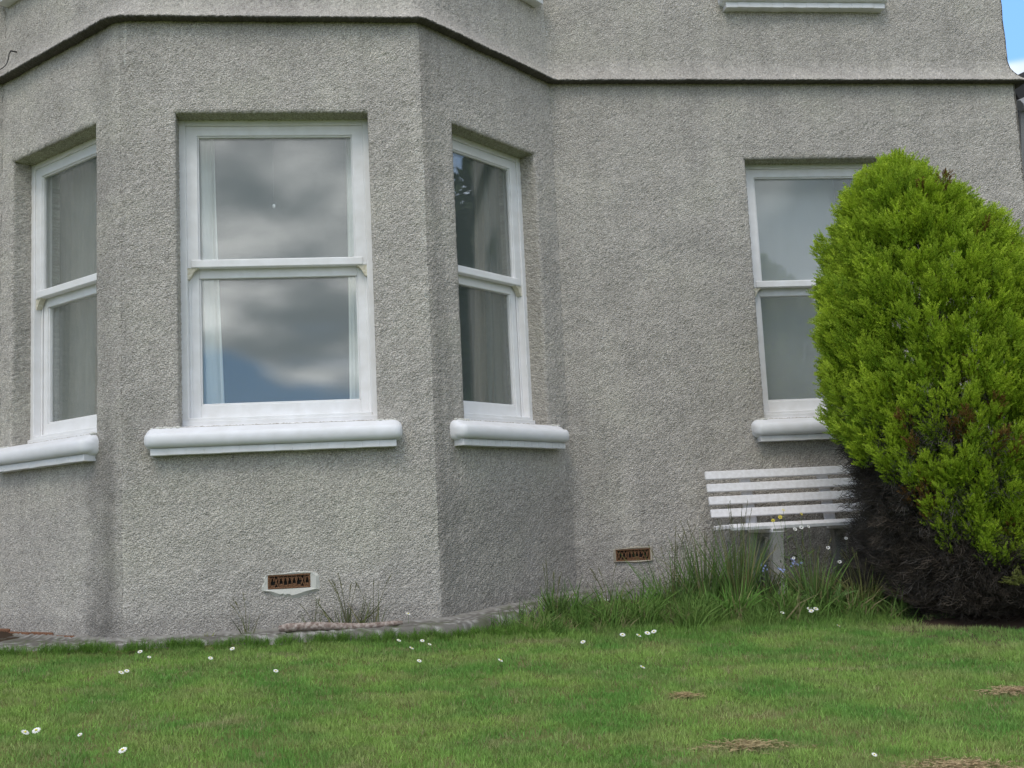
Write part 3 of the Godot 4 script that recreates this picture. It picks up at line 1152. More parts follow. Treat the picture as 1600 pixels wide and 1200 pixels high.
	for k in 520:
		var p := Vector3(rng.randf_range(2.30, 2.62), 0, rng.randf_range(0.66, 0.92))
		p.y = lawn_height(p.x, p.z) + rng.randf() * 0.46 * smoothstep(2.24, 2.40, p.x)
		var d2 := Vector3(rng.randf_range(-0.8, 0.3), rng.randf_range(0.0, 1.0), rng.randf_range(-0.6, 0.6)).normalized()
		var x2 := d2.cross(Vector3(0.3, rng.randf_range(-1, 1), 0.8)).normalized()
		twigs.append(Transform3D(Basis(x2, d2, x2.cross(d2)).scaled(Vector3.ONE * rng.randf_range(0.7, 1.2)), p))
		tcol.append(Color(0.05, 0.043, 0.037).lerp(Color(0.11, 0.097, 0.085), rng.randf()))
	# bits of living and rusty growth low on the bare side
	for s in [[Vector3(2.40, 0.47, 1.12), true], [Vector3(2.78, 0.10, 1.62), false], [Vector3(3.0, 0.16, 1.6), false]]:
		for q in 26:
			var d2 := Vector3(rng.randf_range(-1, 1), rng.randf_range(0, 1), rng.randf_range(-1, 1)).normalized()
			var x2 := d2.cross(Vector3(0.3, 1, 0.8)).normalized()
			green.append(Transform3D(Basis(x2, d2, x2.cross(d2)).scaled(Vector3.ONE * 0.8), s[0] + Vector3(rng.randf_range(-1, 1), rng.randf_range(-0.6, 0.6), rng.randf_range(-1, 1)) * 0.045))
			gcol.append(Color(0.17, 0.065, 0.035) if s[1] else Color(0.10, 0.11, 0.025))
	var spray := spray_mesh()
	many("crown", spray, mats.leaf, green, gcol, t)
	many("withered_foliage", spray, mats.twig, dead, dcol, t)
	many("bare_twigs", twig_mesh(), mats.twig, twigs, tcol, t)
	var bark := flat(0.07, 0.055, 0.045, 0.95)
	var st := begin(true)
	tube(st, PackedVector3Array([Vector3(2.90, -0.2, zc), Vector3(2.88, 0.5, zc), Vector3(2.82, 1.3, zc), Vector3(2.77, 2.2, zc)]), PackedFloat32Array([0.075, 0.06, 0.045, 0.01]), 8)
	part("trunk", done(st), bark, t)
	for k in 22:
		st = begin(true)
		var y := 0.05 + 0.075 * k
		var az := k * 2.39
		var out := Vector3(cos(az), 0, sin(az) * 0.8)
		var r := crown_radius(y + 0.25) * 0.85
		var b := Vector3(crown_axis(y), y, zc)
		tube(st, PackedVector3Array([b, b + out * r * 0.5 + Vector3(0, 0.08, 0), b + out * r + Vector3(0, 0.26, 0)]), PackedFloat32Array([0.02, 0.014, 0.004]), 5)
		part("branch", done(st), bark, t)


func bench() -> void:
	var b := thing("bench", "white slatted garden bench under the window behind the bush", "bench", Vector3(2.19, 0.0, 0.0))
	var x0 := -0.515
	var x1 := 0.515
	# back slats lean away a little
	for k in 4:
		var y := 0.727 - 0.0775 * k
		var z := 0.165 + 0.022 * k
		var st := begin()
		bev(st, Vector3(x0, -0.026, -0.011), Vector3(x1, 0.026, 0.011), 0.004, Transform3D(Basis(Vector3.RIGHT, -0.26), Vector3(0, y, z)))
		part("back_slat", done(st), mats.slat, b)
	for k in 5:
		var st := begin()
		var z := 0.30 + 0.074 * k
		bev(st, Vector3(x0, -0.012, -0.029), Vector3(x1, 0.013, 0.029), 0.004, Transform3D(Basis(Vector3.RIGHT, 0.06 if k < 4 else 0.30), Vector3(0, 0.408 + 0.002 * k - (0.004 if k == 4 else 0.0), z)))
		part("seat_slat", done(st), mats.slat, b)
	for s in [-0.25, 0.25]:
		var st := begin()
		bev(st, Vector3(s - 0.036, -0.20, -0.031), Vector3(s + 0.036, 0.135, -0.012), 0.006, Transform3D(Basis(Vector3.RIGHT, -0.26), Vector3(0, 0.585, 0.17)))
		part("back_post", done(st), mats.slat, b)
		# cast end frame: seat bearer, front leg bowed forward, rear leg, arch between them
		st = begin(false)
		var front := []
		var back := []
		for q in 9:
			var f := q / 8.0
			var bow := 0.035 * sin(f * PI)
			front.append([Vector2(0.615 - bow + 0.02 * f * f, 0.395 - 0.46 * f), 0.034 - 0.006 * sin(f * PI)])
			back.append([Vector2(0.27 + bow - 0.06 * f * f, 0.395 - 0.40 * f), 0.03])
		for leg in [front, back]:
			for q in 8:
				var c0: Vector2 = leg[q][0]
				var c1: Vector2 = leg[q + 1][0]
				var r0: float = leg[q][1]
				var r1: float = leg[q + 1][1]
				for e in [-1.0, 1.0]:
					quad(st, Vector3(s + 0.032 * e, c0.y, c0.x - r0), Vector3(s + 0.032 * e, c0.y, c0.x + r0), Vector3(s + 0.032 * e, c1.y, c1.x + r1), Vector3(s + 0.032 * e, c1.y, c1.x - r1), Vector3(e, 0, 0))
					quad(st, Vector3(s - 0.032, c0.y, c0.x + e * r0), Vector3(s + 0.032, c0.y, c0.x + e * r0), Vector3(s + 0.032, c1.y, c1.x + e * r1), Vector3(s - 0.032, c1.y, c1.x + e * r1), Vector3(0, 0, e))
		var arch := PackedVector3Array()
		var rad := PackedFloat32Array()
		for q in 9:
			var g := PI * q / 8.0
			arch.append(Vector3(s, 0.31 + 0.06 * sin(g), 0.44 + 0.14 * cos(g)))
			rad.append(0.024)
		tube(st, arch, rad, 6)
		part("end_frame", done(st), mats.stone, b)
		st = begin()
		bev(st, Vector3(s - 0.036, 0.372, 0.22), Vector3(s + 0.036, 0.396, 0.645), 0.004)
		part("seat_bearer", done(st), mats.slat, b)


func tuft_mesh(blades: int, radius: float, height: float, width: float, s: int) -> ArrayMesh:
	var st := begin()
	rng.seed = s
	for k in blades:
		var g := rng.randf() * TAU
		var r := radius * sqrt(rng.randf())
		var lean := Vector3(cos(g * 1.7 + k), 0, sin(g * 1.7 + k)) * rng.randf_range(0.1, 0.9)
		blade(st, Vector3(cos(g) * r, -0.006, sin(g) * r), (Vector3.UP + lean).normalized(), height * rng.randf_range(0.55, 1.1), width * rng.randf_range(0.7, 1.2), rng.randf_range(0.2, 1.0), 2)
	return done(st)


func lawn() -> void:
	var kinds := [tuft_mesh(21, 0.036, 0.034, 0.0027, 1), tuft_mesh(21, 0.037, 0.028, 0.0026, 2), tuft_mesh(18, 0.034, 0.042, 0.0028, 3)]
	var where: Array = [[] as Array[Transform3D], [] as Array[Transform3D], [] as Array[Transform3D]]
	var tint: Array = [PackedColorArray(), PackedColorArray(), PackedColorArray()]
	var dry := [[2.22, 2.47, 0.17, 0.07], [1.54, 3.26, 0.26, 0.10], [0.92, 2.96, 0.22, 0.09], [0.887, 2.33, 0.08, 0.05], [0.10, 2.74, 0.10, 0.05], [0.42, 1.30, 0.20, 0.05], [-0.4, 2.97, 0.10, 0.05], [0.66, 3.07, 0.10, 0.05], [1.75, 2.0, 0.30, 0.04], [-0.95, 2.4, 0.16, 0.06], [-0.8, 1.36, 0.12, 0.04], [1.1, 2.6, 0.20, 0.05], [-0.25, 1.34, 0.10, 0.04], [2.65, 1.30, 0.55, 0.10]]
	rng.seed = 9
	for n in 36000:
		var z := rng.randf_range(1.0, 4.3)
		var x := rng.randf_range(-3.3, 4.0)
		if n > 24000:
			z = rng.randf_range(1.0, 3.4)
			x = rng.randf_range(-2.4, 3.2)
		var edge := 1.14 + 0.06 * broad.get_noise_2d(x * 2.5, 3.0)
		if x > 0.1: edge -= 0.10 * clampf(x - 0.1, 0, 1)
		if z < edge: continue
		if Vector2(x - 2.95, (z - 0.95) * 1.3).length() < 0.62: continue
		var b := patchy.get_noise_2d(x * 0.9, z * 1.6) * 1.5
		var c := Color(0.145, 0.305, 0.062).lerp(Color(0.26, 0.40, 0.092), clampf(0.5 + b, 0, 1))
		c = c.lerp(Color(0.30, 0.335, 0.125), clampf(0.08 + 0.85 * patchy.get_noise_2d(x * 1.7 + 30.0, z * 3.2), 0, 0.8))
		if rng.randf() < 0.06: c = Color(0.30, 0.29, 0.14)
		var near_wall := smoothstep(1.45, 1.15, z)
		c = c.lerp(Color(0.09, 0.185, 0.03), 0.5 * near_wall)
		var s := rng.randf_range(0.7, 1.2) * (1.0 + 0.35 * near_wall * smoothstep(-0.6, 0.6, x))
		for q in dry:
			var d := Vector2((x - q[0]) / q[2], (z - q[1]) / q[3]).length() + 0.5 * patchy.get_noise_2d(x * 9.0, z * 9.0)
			if d < 1.0:
				c = c.lerp(Color(0.36, 0.31, 0.17), 0.62 * smoothstep(1.1, 0.5, d))
				s *= 0.8
		c *= rng.randf_range(0.82, 1.2)
		var k := n % 3
		if z > 1.3 and k == 2 and rng.randf() < 0.6: k = 0
		where[k].append(Transform3D(Basis(Vector3.UP, rng.randf() * TAU).scaled(Vector3(s, s * rng.randf_range(0.8, 1.2), s)), Vector3(x, lawn_height(x, z) + 0.012 * broad.get_noise_2d(x, z) - 0.002, z)))
		tint[k].append(c)
	var st := Node3D.new()
	st.name = "grass"
	add_child(st)
	tag(st, "mown green lawn with yellowed and mossy patches sloping down from the house", "", "", "stuff")
	for k in 3:
		many("grass_blades", kinds[k], mats.leaf, where[k], tint[k], st)
	# loose mats of dead grass raked up on the lawn
	var labels := ["brown dead grass clump on the lawn at the right edge", "broad brown mat of dead grass at the bottom right of the lawn", "thin brown thatch streak on the lawn below the bench", "small brown dead patch on the lawn straight below the right air brick"]
	for k in 4:
		var q: Array = dry[k]
		st = thing("dry_grass_clump", labels[k], "dead grass", Vector3(q[0], lawn_height(q[0], q[1]) + 0.01, q[1]), "clumps of dead grass on the lawn")
		var m := begin()
		rng.seed = 400 + k
		for n in int(620 * q[2] / 0.2):
			var g := rng.randf() * TAU
			var r := pow(rng.randf(), 0.7) * (0.8 + 0.9 * patchy.get_noise_2d(cos(g) * 1.3 + k * 7.0, sin(g) * 1.3))
			var hump := 0.012 if k != 1 else 0.016
			var at := Vector3(cos(g) * r * q[2] * 0.9, hump * maxf(0.0, 1.0 - r * r) * rng.randf(), sin(g) * r * q[3] * 0.9)
			at.y += lawn_height(q[0] + at.x, q[1] + at.z) - lawn_height(q[0], q[1])
			var f := rng.randf() * TAU
			blade(m, at, Vector3(cos(f), rng.randf_range(0.0, 0.35), sin(f)).normalized(), rng.randf_range(0.015, 0.04), 0.0026, 0.4, 2)
		var o := part("dead_blades", done(m), flat([0.44, 0.40, 0.38, 0.38][k], [0.32, 0.30, 0.30, 0.29][k], [0.19, 0.17, 0.16, 0.15][k], 0.95), st)
		o.set_meta("kind", "stuff")


func grass_tuft(label: String, at: Vector3, blades: int, height: float, spread: float, width: float, colour: Color, heads: int, s: int, group := "grass tufts along the foot of the wall") -> void:
	rng.seed = s
	at.y = maxf(lawn_height(at.x, at.z), at.y)
	var t := thing("grass_tuft", label, "grass", at, group)
	var st := begin()
	for k in blades:
		var g := rng.randf() * TAU
		var r := spread * 0.35 * sqrt(rng.randf())
		var lean := Vector3(cos(g), 0, sin(g) * 0.6) * rng.randf() * 1.5 * spread / maxf(height, 0.05)
		st.set_color((colour if rng.randf() > 0.2 else colour.lerp(Color(0.24, 0.21, 0.10), 0.8)) * rng.randf_range(0.6, 1.45))
		blade(st, Vector3(cos(g) * r, -0.01, sin(g) * r * 0.6), (Vector3.UP + lean).normalized(), height * rng.randf_range(0.4, 1.05), width * rng.randf_range(0.6, 1.6), rng.randf_range(0.0, 1.3) * rng.randf(), 4)
	part("blades", done(st), mats.leaf, t).set_meta("kind", "stuff")
	for k in heads:
		st = begin()
		var g := rng.randf() * TAU
		var lean := Vector3(cos(g), 0, sin(g) * 0.4) * rng.randf_range(0.1, 0.55) * spread / maxf(height, 0.05)
		var d := (Vector3.UP + lean).normalized()
		var l := height * rng.randf_range(0.8, 1.15)
		var p := PackedVector3Array([Vector3.ZERO, d * l * 0.5, d * l * 0.85 + lean * 0.05, d * l + lean * 0.10])
		tube(st, p, PackedFloat32Array([0.0018, 0.0015, 0.0012, 0.0008]), 3)
		for q in 9:
			var e := p[2].lerp(p[3], q / 8.0)
			blade(st, e, (d + Vector3(rng.randf_range(-0.4, 0.4), 0.2, rng.randf_range(-0.4, 0.4))).normalized(), 0.016, 0.0045, 0.1, 2)
		part("seed_head", done(st), mats.seed, t)


func tuft_material(c: Color) -> StandardMaterial3D:
	var m := flat(c.r, c.g, c.b, 0.6)
	m.backlight_enabled = true
	m.backlight = Color(0.35, 0.35, 0.35)
	m.metallic_specular = 0.3
	return m


func weeds() -> void:
	mats.seed = tuft_material(Color(0.13, 0.13, 0.055))
	var deep := Color(0.11, 0.19, 0.05)
	var fresh := Color(0.13, 0.26, 0.05)
	var dull := Color(0.10, 0.12, 0.045)
	grass_tuft("thin dark weed stalks against the bay wall left of the air brick", Vector3(-1.0, 0.0, 0.93), 10, 0.18, 0.12, 0.004, dull, 3, 1)
	grass_tuft("wispy tall weed growing behind the pale stick, leaning up the bay wall", Vector3(-0.49, 0.0, 0.95), 46, 0.26, 0.24, 0.005, dull, 7, 2)
	grass_tuft("short weed stalks just right of the air brick in the bay", Vector3(-0.66, 0.0, 0.95), 22, 0.16, 0.10, 0.004, dull, 3, 3)
	grass_tuft("single leaning stalks at the right end of the pale stick", Vector3(-0.36, 0.0, 0.95), 14, 0.24, 0.16, 0.004, dull, 3, 33)
	grass_tuft("tiny yellow-green tuft on the apron left of the weeds", Vector3(-1.19, 0.0, 0.96), 26, 0.045, 0.07, 0.004, Color(0.17, 0.19, 0.035), 0, 4)
	grass_tuft("upright green tuft at the inner corner of the bay", Vector3(0.62, 0.0, 0.74), 60, 0.20, 0.12, 0.006, deep, 3, 5)
	grass_tuft("single tall blade tuft against the bay's right cant", Vector3(0.60, 0.0, 0.62), 12, 0.30, 0.05, 0.006, deep, 2, 6)
	grass_tuft("green tuft below the right air brick, left side", Vector3(0.92, 0.0, 0.72), 46, 0.22, 0.14, 0.006, deep, 4, 7)
	grass_tuft("bushy bright tuft in front of the right air brick", Vector3(1.06, 0.0, 0.86), 60, 0.17, 0.16, 0.006, fresh, 3, 8)
	grass_tuft("leaning stalk tuft right of the right air brick", Vector3(1.28, 0.0, 0.74), 100, 0.40, 0.24, 0.006, deep, 8, 9)
	grass_tuft("tall dark grass clump just left of the bench", Vector3(1.46, 0.0, 0.72), 170, 0.44, 0.22, 0.0065, deep, 9, 10)
	grass_tuft("tallest grass clump, rising in front of the bench's left end", Vector3(1.64, 0.0, 0.78), 190, 0.50, 0.18, 0.0065, deep, 10, 11)
	grass_tuft("low green clump before the bench's front leg", Vector3(1.58, 0.0, 0.93), 70, 0.18, 0.22, 0.006, fresh, 3, 12)
	grass_tuft("grey-green leafy clump under the bench seat", Vector3(1.80, 0.0, 0.70), 110, 0.28, 0.20, 0.008, Color(0.065, 0.095, 0.040), 4, 13)
	grass_tuft("green clump with stalks in the middle of the bench front", Vector3(2.05, 0.0, 0.84), 120, 0.32, 0.22, 0.006, deep, 8, 14)
	grass_tuft("yellowing grass clump between the flowers and the bush", Vector3(2.28, 0.0, 0.95), 110, 0.26, 0.24, 0.005, Color(0.12, 0.125, 0.045), 7, 15)
	grass_tuft("thin brownish grass at the left foot of the bush", Vector3(2.50, 0.0, 1.10), 46, 0.17, 0.22, 0.004, Color(0.14, 0.12, 0.055), 6, 16)
	grass_tuft("low broad-leaved weed right of the bench's front leg", Vector3(2.08, 0.0, 0.92), 46, 0.15, 0.22, 0.017, Color(0.10, 0.17, 0.05), 0, 17)
	grass_tuft("broad-leaved weed between the bench and the bare side of the bush", Vector3(2.30, 0.0, 0.86), 40, 0.17, 0.20, 0.015, Color(0.10, 0.15, 0.05), 2, 18)
	# long unmown grass along the bed
	var mesh := tuft_mesh(18, 0.045, 0.17, 0.006, 61)
	var where: Array[Transform3D] = []
	var tint := PackedColorArray()
	rng.seed = 66
	for k in 1500:
		var x := rng.randf_range(-0.2, 2.75)
		var z := rng.randf_range(0.42, 1.16)
		if x < BAY and z < BAY - maxf(x, 0.0) + 0.30: continue
		if x < 1.3 and z < 0.55 + 0.25 * rng.randf(): continue
		var thick := smoothstep(-0.2, 0.9, x)
		if rng.randf() > 0.12 + 0.88 * thick: continue
		var s := rng.randf_range(0.35, 1.15) * lerpf(0.35, 1.05, thick) * clampf(0.85 + 1.3 * patchy.get_noise_2d(x * 3.0, z * 3.0), 0.3, 1.6) * lerpf(1.0, 0.6, smoothstep(1.0, 1.16, z))
		var c := Color(0.095, 0.19, 0.036).lerp(Color(0.16, 0.25, 0.06), rng.randf())
		if rng.randf() < 0.16: c = Color(0.27, 0.24, 0.12)
		where.append(Transform3D(Basis(Vector3.UP, rng.randf() * TAU).scaled(Vector3(s * 1.1, s, s * 1.1)), Vector3(x, lawn_height(x, z), z)))
		tint.append(c * rng.randf_range(0.8, 1.15))
	# ragged lip of turf hanging over the apron on the left
	for k in 700:
		var x := rng.randf_range(-2.6, 0.5)
		var z := 1.15 + 0.06 * broad.get_noise_2d(x * 2.5, 3.0) + rng.randf_range(-0.09, 0.05) * rng.randf()
		where.append(Transform3D(Basis(Vector3.UP, rng.randf() * TAU).scaled(Vector3.ONE * rng.randf_range(0.16, 0.42)), Vector3(x, lawn_height(x, z) + 0.012, z)))
		tint.append(Color(0.10, 0.195, 0.03) * rng.randf_range(0.8, 1.3))
	tag(many("long_grass", mesh, mats.leaf, where, tint, self), "unmown long grass in the bed along the wall and at the lawn's edge")


func flower_head(st: SurfaceTool, at: Vector3, r: float, petals: int, up: Vector3) -> void:
	var side := up.cross(Vector3(0.4, 0.1, 0.9)).normalized()
	var fw := side.cross(up)
	for k in petals:
		var g := TAU * k / petals
		var d := side * cos(g) + fw * sin(g)
		var e := (side * -sin(g) + fw * cos(g)) * r * 2.0 / petals
		var tip := at + d * r + up * r * 0.12
		quad(st, at + d * r * 0.2, at + d * r * 0.72 + e + up * r * 0.1, tip, at + d * r * 0.72 - e + up * r * 0.1, up)


func daisies() -> void:
	# [x, z, label]
	var spots := [
		[-1.596, 2.528, "white daisy in the lawn at the left edge, left of a pair"], [-1.559, 2.52, "white daisy in the lawn at the left edge, right of a pair"],
		[-1.406, 2.529, "small white daisy a little right of the pair at the left edge"], [-1.199, 2.788, "lone white daisy at the bottom edge of the lawn on the left"],
		[-1.446, 1.701, "white daisy below the bay's left corner, left of two touching"], [-1.431, 1.661, "white daisy below the bay's left corner, right of two touching"],
		[-1.446, 1.311, "white daisy near the apron, upper left of a spaced pair"], [-1.389, 1.393, "white daisy near the apron, lower right of a spaced pair"],
		[-1.098, 1.489, "lone large daisy below the bay's front window"], [-1.02, 1.331, "white daisy at the turf edge right of the lone large one"],
		[-0.78, 1.766, "white daisy on a thin stalk straight below the left air brick"], [-0.183, 1.06, "white daisy on the apron just right of the pale stick"],
		[-0.237, 1.279, "white daisy below the stick's right end, left of its cluster"], [-0.124, 1.298, "white daisy below the bay's right corner, top of its cluster"],
		[-0.092, 1.356, "white daisy below the bay's right corner, right of its cluster"], [-0.181, 1.445, "white daisy below the bay's right corner, bottom of its cluster"],
		[-0.154, 1.69, "white daisy alone under the cluster at the bay's right corner"], [0.205, 1.76, "white daisy alone in the lawn below the right cant"],
		[0.633, 1.477, "lone white daisy in front of the tuft at the bay's inner corner"], [0.847, 1.38, "first daisy from the left in the row below the right air brick"],
		[0.921, 1.406, "second daisy from the left in the row below the right air brick"], [0.973, 1.373, "third daisy from the left in the row below the right air brick"],
		[1.014, 1.339, "rightmost daisy of the row below the right air brick"], [0.802, 1.969, "lone white daisy on open lawn below the row of daisies"],
		[0.93, 0.60, "white daisy among the grass under the right air brick"], [1.755, 1.12, "white daisy at the foot of the bench grass, lowest left of its group"],
		[1.925, 1.06, "white daisy at the foot of the bench grass, topmost of its group"], [1.945, 1.10, "white daisy at the foot of the bench grass, middle right of its group"],
		[1.905, 1.14, "white daisy at the foot of the bench grass, lowest right of its group"], [1.979, 1.3, "small pale daisy on the lawn right of the bench flower group"],
		[1.3, 3.156, "single white petal-like daisy at the bottom right of the lawn"],
	]
	var first: Node3D
	rng.seed = 88
	for k in spots.size():
		var q: Array = spots[k]
		var d: Node3D
		var at := Vector3(q[0], lawn_height(q[0], q[1]), q[1])
		if k == 11: at.y = 0.0
		if first == null:
			d = thing("daisy", q[2], "daisy", at, "white daisies in the grass")
			var st := begin()
			flower_head(st, Vector3(0, 0.042, 0), 0.0155, 11, Vector3(0.1, 0.85, 0.5).normalized())
			flower_head(st, Vector3(0, 0.0435, 0.0005), 0.0125, 9, Vector3(0.1, 0.85, 0.5).normalized())
			part("petals", done(st), mats.petal, d)
			var sm := SphereMesh.new()
			sm.radius = 0.0042
			sm.height = 0.006
			sm.radial_segments = 8
			sm.rings = 4
			var e := part("flower_centre", sm, mats.yellow, d)
			e.position = Vector3(0.0004, 0.0455, 0.002)
			st = begin()
			tube(st, PackedVector3Array([Vector3(0, -0.01, 0), Vector3(0.002, 0.02, -0.001), Vector3(0, 0.042, 0)]), PackedFloat32Array([0.001, 0.001, 0.0009]), 4)
			part("stem", done(st), mats.stem, d)
			first = d
		else:
			d = first.duplicate()
			d.name = numbered("daisy")
			add_child(d)
			d.position = at
			tag(d, q[2], "daisy", "white daisies in the grass")
		var s := rng.randf_range(0.75, 1.1)
		if k in [2, 7, 14, 29, 30]: s = 0.65
		if k in [5, 15]: s = 0.8
		d.scale = Vector3.ONE * s
		d.rotation.y = rng.randf_range(-0.9, 0.9)
		if k in [24, 25, 26, 27, 28, 11]: d.position.y += 0.03


func wildflower(label: String, head: Vector3, kind: int, r: float, group: String) -> void:
	var root := Vector3(head.x + rng.randf_range(-0.05, 0.05), lawn_height(head.x, head.z + 0.03) - 0.01, head.z + rng.randf_range(-0.03, 0.05))
	var t := thing("wildflower", label, "flower", root, group)
	var st := begin()
	var d := head - root
	tube(st, PackedVector3Array([Vector3.ZERO, d * 0.5 + Vector3(rng.randf_range(-0.015, 0.015), 0, 0.01), d]), PackedFloat32Array([0.0018, 0.0014, 0.001]), 4)
	for k in 7:
		var f := rng.randf_range(0.1, 0.8)
		var g := rng.randf() * TAU
		blade(st, d * f, Vector3(cos(g), 0.6, sin(g)).normalized(), 0.045, 0.007, 0.5, 3)
	part("stem", done(st), mats.stem, t)
	st = begin()
	var n := 1 if kind < 2 else 7
	for k in n:
		var o := Vector3.ZERO if n == 1 else Vector3(rng.randf_range(-1, 1), rng.randf_range(-1, 1), rng.randf_range(-1, 1)) * 0.02
		flower_head(st, d + o, r, 6 if kind != 0 else 9, Vector3(rng.randf_range(-0.4, 0.4), 0.6, 0.8).normalized())
	part("petals", done(st), [mats.petal, mats.yellow, mats.blue][kind], t)


func small_things() -> void:
	rng.seed = 123
	var white := "white wildflowers before the bench"
	var yellow := "yellow wildflowers before the bench seat"
	wildflower("yellow flower low before the bench seat's front edge, leftmost", Vector3(1.876, 0.443, 0.75), 1, 0.011, yellow)
	wildflower("yellow flower before the bench seat, second from the left", Vector3(1.919, 0.459, 0.75), 1, 0.013, yellow)
	wildflower("highest yellow flower before the bench's lowest back slat", Vector3(1.94, 0.497, 0.75), 1, 0.010, yellow)
	wildflower("yellow flower before the bench seat, rightmost", Vector3(2.043, 0.471, 0.75), 1, 0.010, yellow)
	var whites := [[1.999, 0.388, "white flower just under the seat edge, left of three"], [2.037, 0.396, "white flower just under the seat edge, middle of three"], [2.078, 0.398, "white flower just under the seat edge, right of three"], [2.293, 0.323, "white bud high under the right half of the bench"], [2.184, 0.275, "white flower under the middle of the bench seat"], [2.352, 0.224, "white flower beside the dead twigs of the bush, upper"], [2.244, 0.194, "white flower cluster low under the bench's right half"], [1.978, 0.229, "large white bloom right of the bench's front leg"], [2.344, 0.135, "white flower near the bush foot, left of a pair"], [2.401, 0.136, "white flower near the bush foot, right of a pair"]]
	for q in whites:
		wildflower(q[2], Vector3(q[0], q[1], 0.75), 0, rng.randf_range(0.009, 0.014), white)
	var blues := [[1.86, 0.165, 0.85, "pale blue flower cluster at the foot of the bench leg, left"], [1.93, 0.21, 0.84, "pale blue flower cluster beside the bench leg, upper right"], [2.01, 0.199, 0.76, "pale blue flower cluster right of the bench leg, lower"], [1.79, 0.19, 0.80, "pale blue flower cluster left of the bench's front leg"]]
	for q in blues:
		wildflower(q[3], Vector3(q[0], q[1], q[2]), 2, 0.006, "pale blue flowers round the bench leg")
	# pale weathered stick on the apron
	var st := begin(true)
	var pts := PackedVector3Array()
	var rad := PackedFloat32Array()
	for k in 15:
		var f := k / 14.0
		pts.append(Vector3(lerpf(-0.31, 0.31, f), 0.018 + 0.006 * sin(f * 7.0) - 0.010 * f, 0.008 * sin(f * 5.0)))
		rad.append(lerpf(0.024, 0.014, f) * (1.0 + 0.05 * sin(k * k * 1.3)) * (0.6 if k == 0 or k == 14 else 1.0))
	tube(st, pts, rad, 9)
	var bark := flat(0.60, 0.54, 0.49, 0.9)
	triplanar(bark, noise_picture(0.03, 4, Color(0.42, 0.34, 0.31), Color(1, 1, 1), 17), 2.5)
	var s := part("stick", done(st), bark, self)
	s.position = Vector3(-0.52, 0.012, 1.03)
	tag(s, "pale weathered stick lying on the apron under the left air brick", "stick")
	# black wire looping out of the wall above the left bay window
	st = begin(true)
	var f1 := frame_of(1)
	var wire := PackedVector3Array()
	for q in [[0.132, 3.476, -0.02], [0.132, 3.472, 0.02], [0.130, 3.450, 0.03], [0.124, 3.425, 0.03], [0.110, 3.403, 0.03], [0.088, 3.390, 0.03], [0.05, 3.384, 0.03], [-0.02, 3.386, 0.03], [-0.12, 3.40, 0.02]]:
		wire.append(f1 * Vector3(q[0], q[1], q[2]))
	tube(st, wire, PackedFloat32Array([0.005, 0.005, 0.003, 0.003, 0.003, 0.003, 0.003, 0.003, 0.003]), 6)
	tag(part("cable", done(st), flat(0.03, 0.03, 0.03, 0.6), self), "thin dark cable end hooking out of the wall above the left bay window", "cable")
	# small pale drop added to stand in for a glint in the upper pane
	var o := thing("glint_drop", "pale drop added as a tiny ornament hanging behind the bay's upper front pane", "glint", Vector3(-0.844, 2.339, 0.60))
	var sm := SphereMesh.new()
	sm.radius = 0.010
	sm.height = 0.024
	sm.radial_segments = 6
	sm.rings = 3
	part("drop", sm, flat(0.85, 0.86, 0.9, 0.15), o)
	st = begin()
	tube(st, PackedVector3Array([Vector3(0, 0.01, 0), Vector3(0, 0.71, 0)]), PackedFloat32Array([0.0006, 0.0006]), 4)
	part("thread", done(st), mats.dark, o)


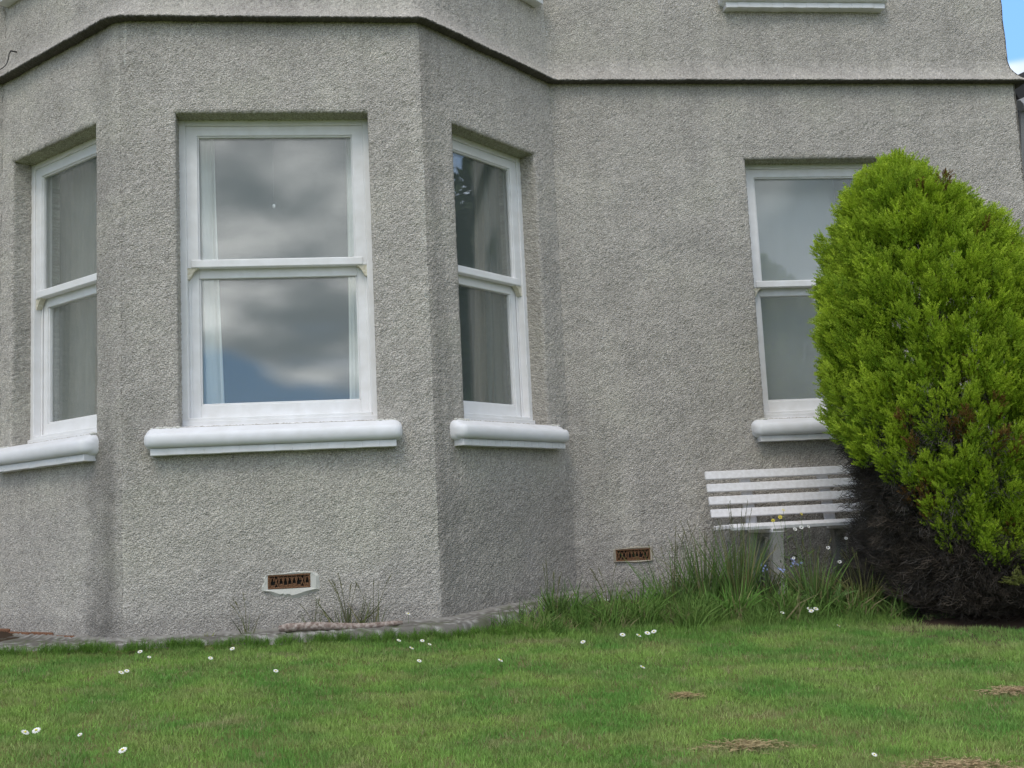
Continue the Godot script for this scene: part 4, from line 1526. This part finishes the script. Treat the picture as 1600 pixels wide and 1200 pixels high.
# what stands across the garden and shows in the panes
func background_trees() -> void:
	var leaf := begin()
	rng.seed = 31
	for k in 26:
		var p := Vector3(rng.randf_range(-1, 1), rng.randf_range(-1, 1), rng.randf_range(-1, 1)) * 0.5
		var a := Vector3(rng.randf_range(-1, 1), rng.randf_range(-1, 1), rng.randf_range(-1, 1)).normalized() * 0.16
		var b := a.cross(Vector3(rng.randf_range(-1, 1), 1, rng.randf_range(-1, 1))).normalized() * 0.09
		quad(leaf, p - a, p + b, p + a, p - b, a.cross(b))
	var clump := done(leaf)
	var list := [
		[Vector3(14.6, -2.2, 36.0), 8.3, 3.0, "rounded dark tree across the garden, reflected in the window by the bush"],
		[Vector3(20.5, -2.2, 39.0), 6.6, 4.2, "low broad tree at the far end of the garden, right of the rounded one"],
		[Vector3(-24.0, -2.2, 34.0), 6.0, 4.5, "broad tree at the far left of the garden"],
		[Vector3(10.5, -0.6, 3.5), 5.2, 2.6, "bushy tree on the garden's right side, reflected in the right bay window"],
		[Vector3(11.0, -0.3, -1.5), 6.0, 2.8, "tall tree behind the bushy one on the garden's right side"],
	]
	for k in list.size():
		var q: Array = list[k]
		rng.seed = 500 + k
		var t := thing("tree", q[3], "tree", q[0], "trees round the garden")
		var height: float = q[1]
		var r: float = q[2]
		var st := begin(true)
		tube(st, PackedVector3Array([Vector3(0, -0.3, 0), Vector3(0.1, height * 0.35, 0), Vector3(0, height * 0.8, 0.1)]), PackedFloat32Array([0.26, 0.18, 0.05]), 8)
		for n in 7:
			var g := n * 2.4
			var y := height * (0.25 + 0.07 * n)
			tube(st, PackedVector3Array([Vector3(0, y, 0), Vector3(cos(g) * r * 0.4, y + 0.5, sin(g) * r * 0.4), Vector3(cos(g) * r * 0.8, y + 1.1, sin(g) * r * 0.8)]), PackedFloat32Array([0.09, 0.06, 0.02]), 5)
		part("trunk", done(st), flat(0.07, 0.06, 0.05, 0.9), t)
		var where: Array[Transform3D] = []
		var tint := PackedColorArray()
		for n in 900:
			var d := Vector3(rng.randfn(), rng.randfn(), rng.randfn()).normalized() * pow(rng.randf(), 0.4)
			var p := Vector3(d.x * r, height * 0.56 + d.y * height * 0.44, d.z * r)
			p *= 1.0 + 0.10 * patchy.get_noise_3dv(p * 0.5)
			where.append(Transform3D(Basis(Vector3.UP, rng.randf() * TAU).scaled(Vector3.ONE * rng.randf_range(0.7, 1.3)), p))
			tint.append(Color(0.035, 0.06, 0.016).lerp(Color(0.065, 0.09, 0.025), rng.randf()))
		many("crown", clump, mats.leaf, where, tint, t)
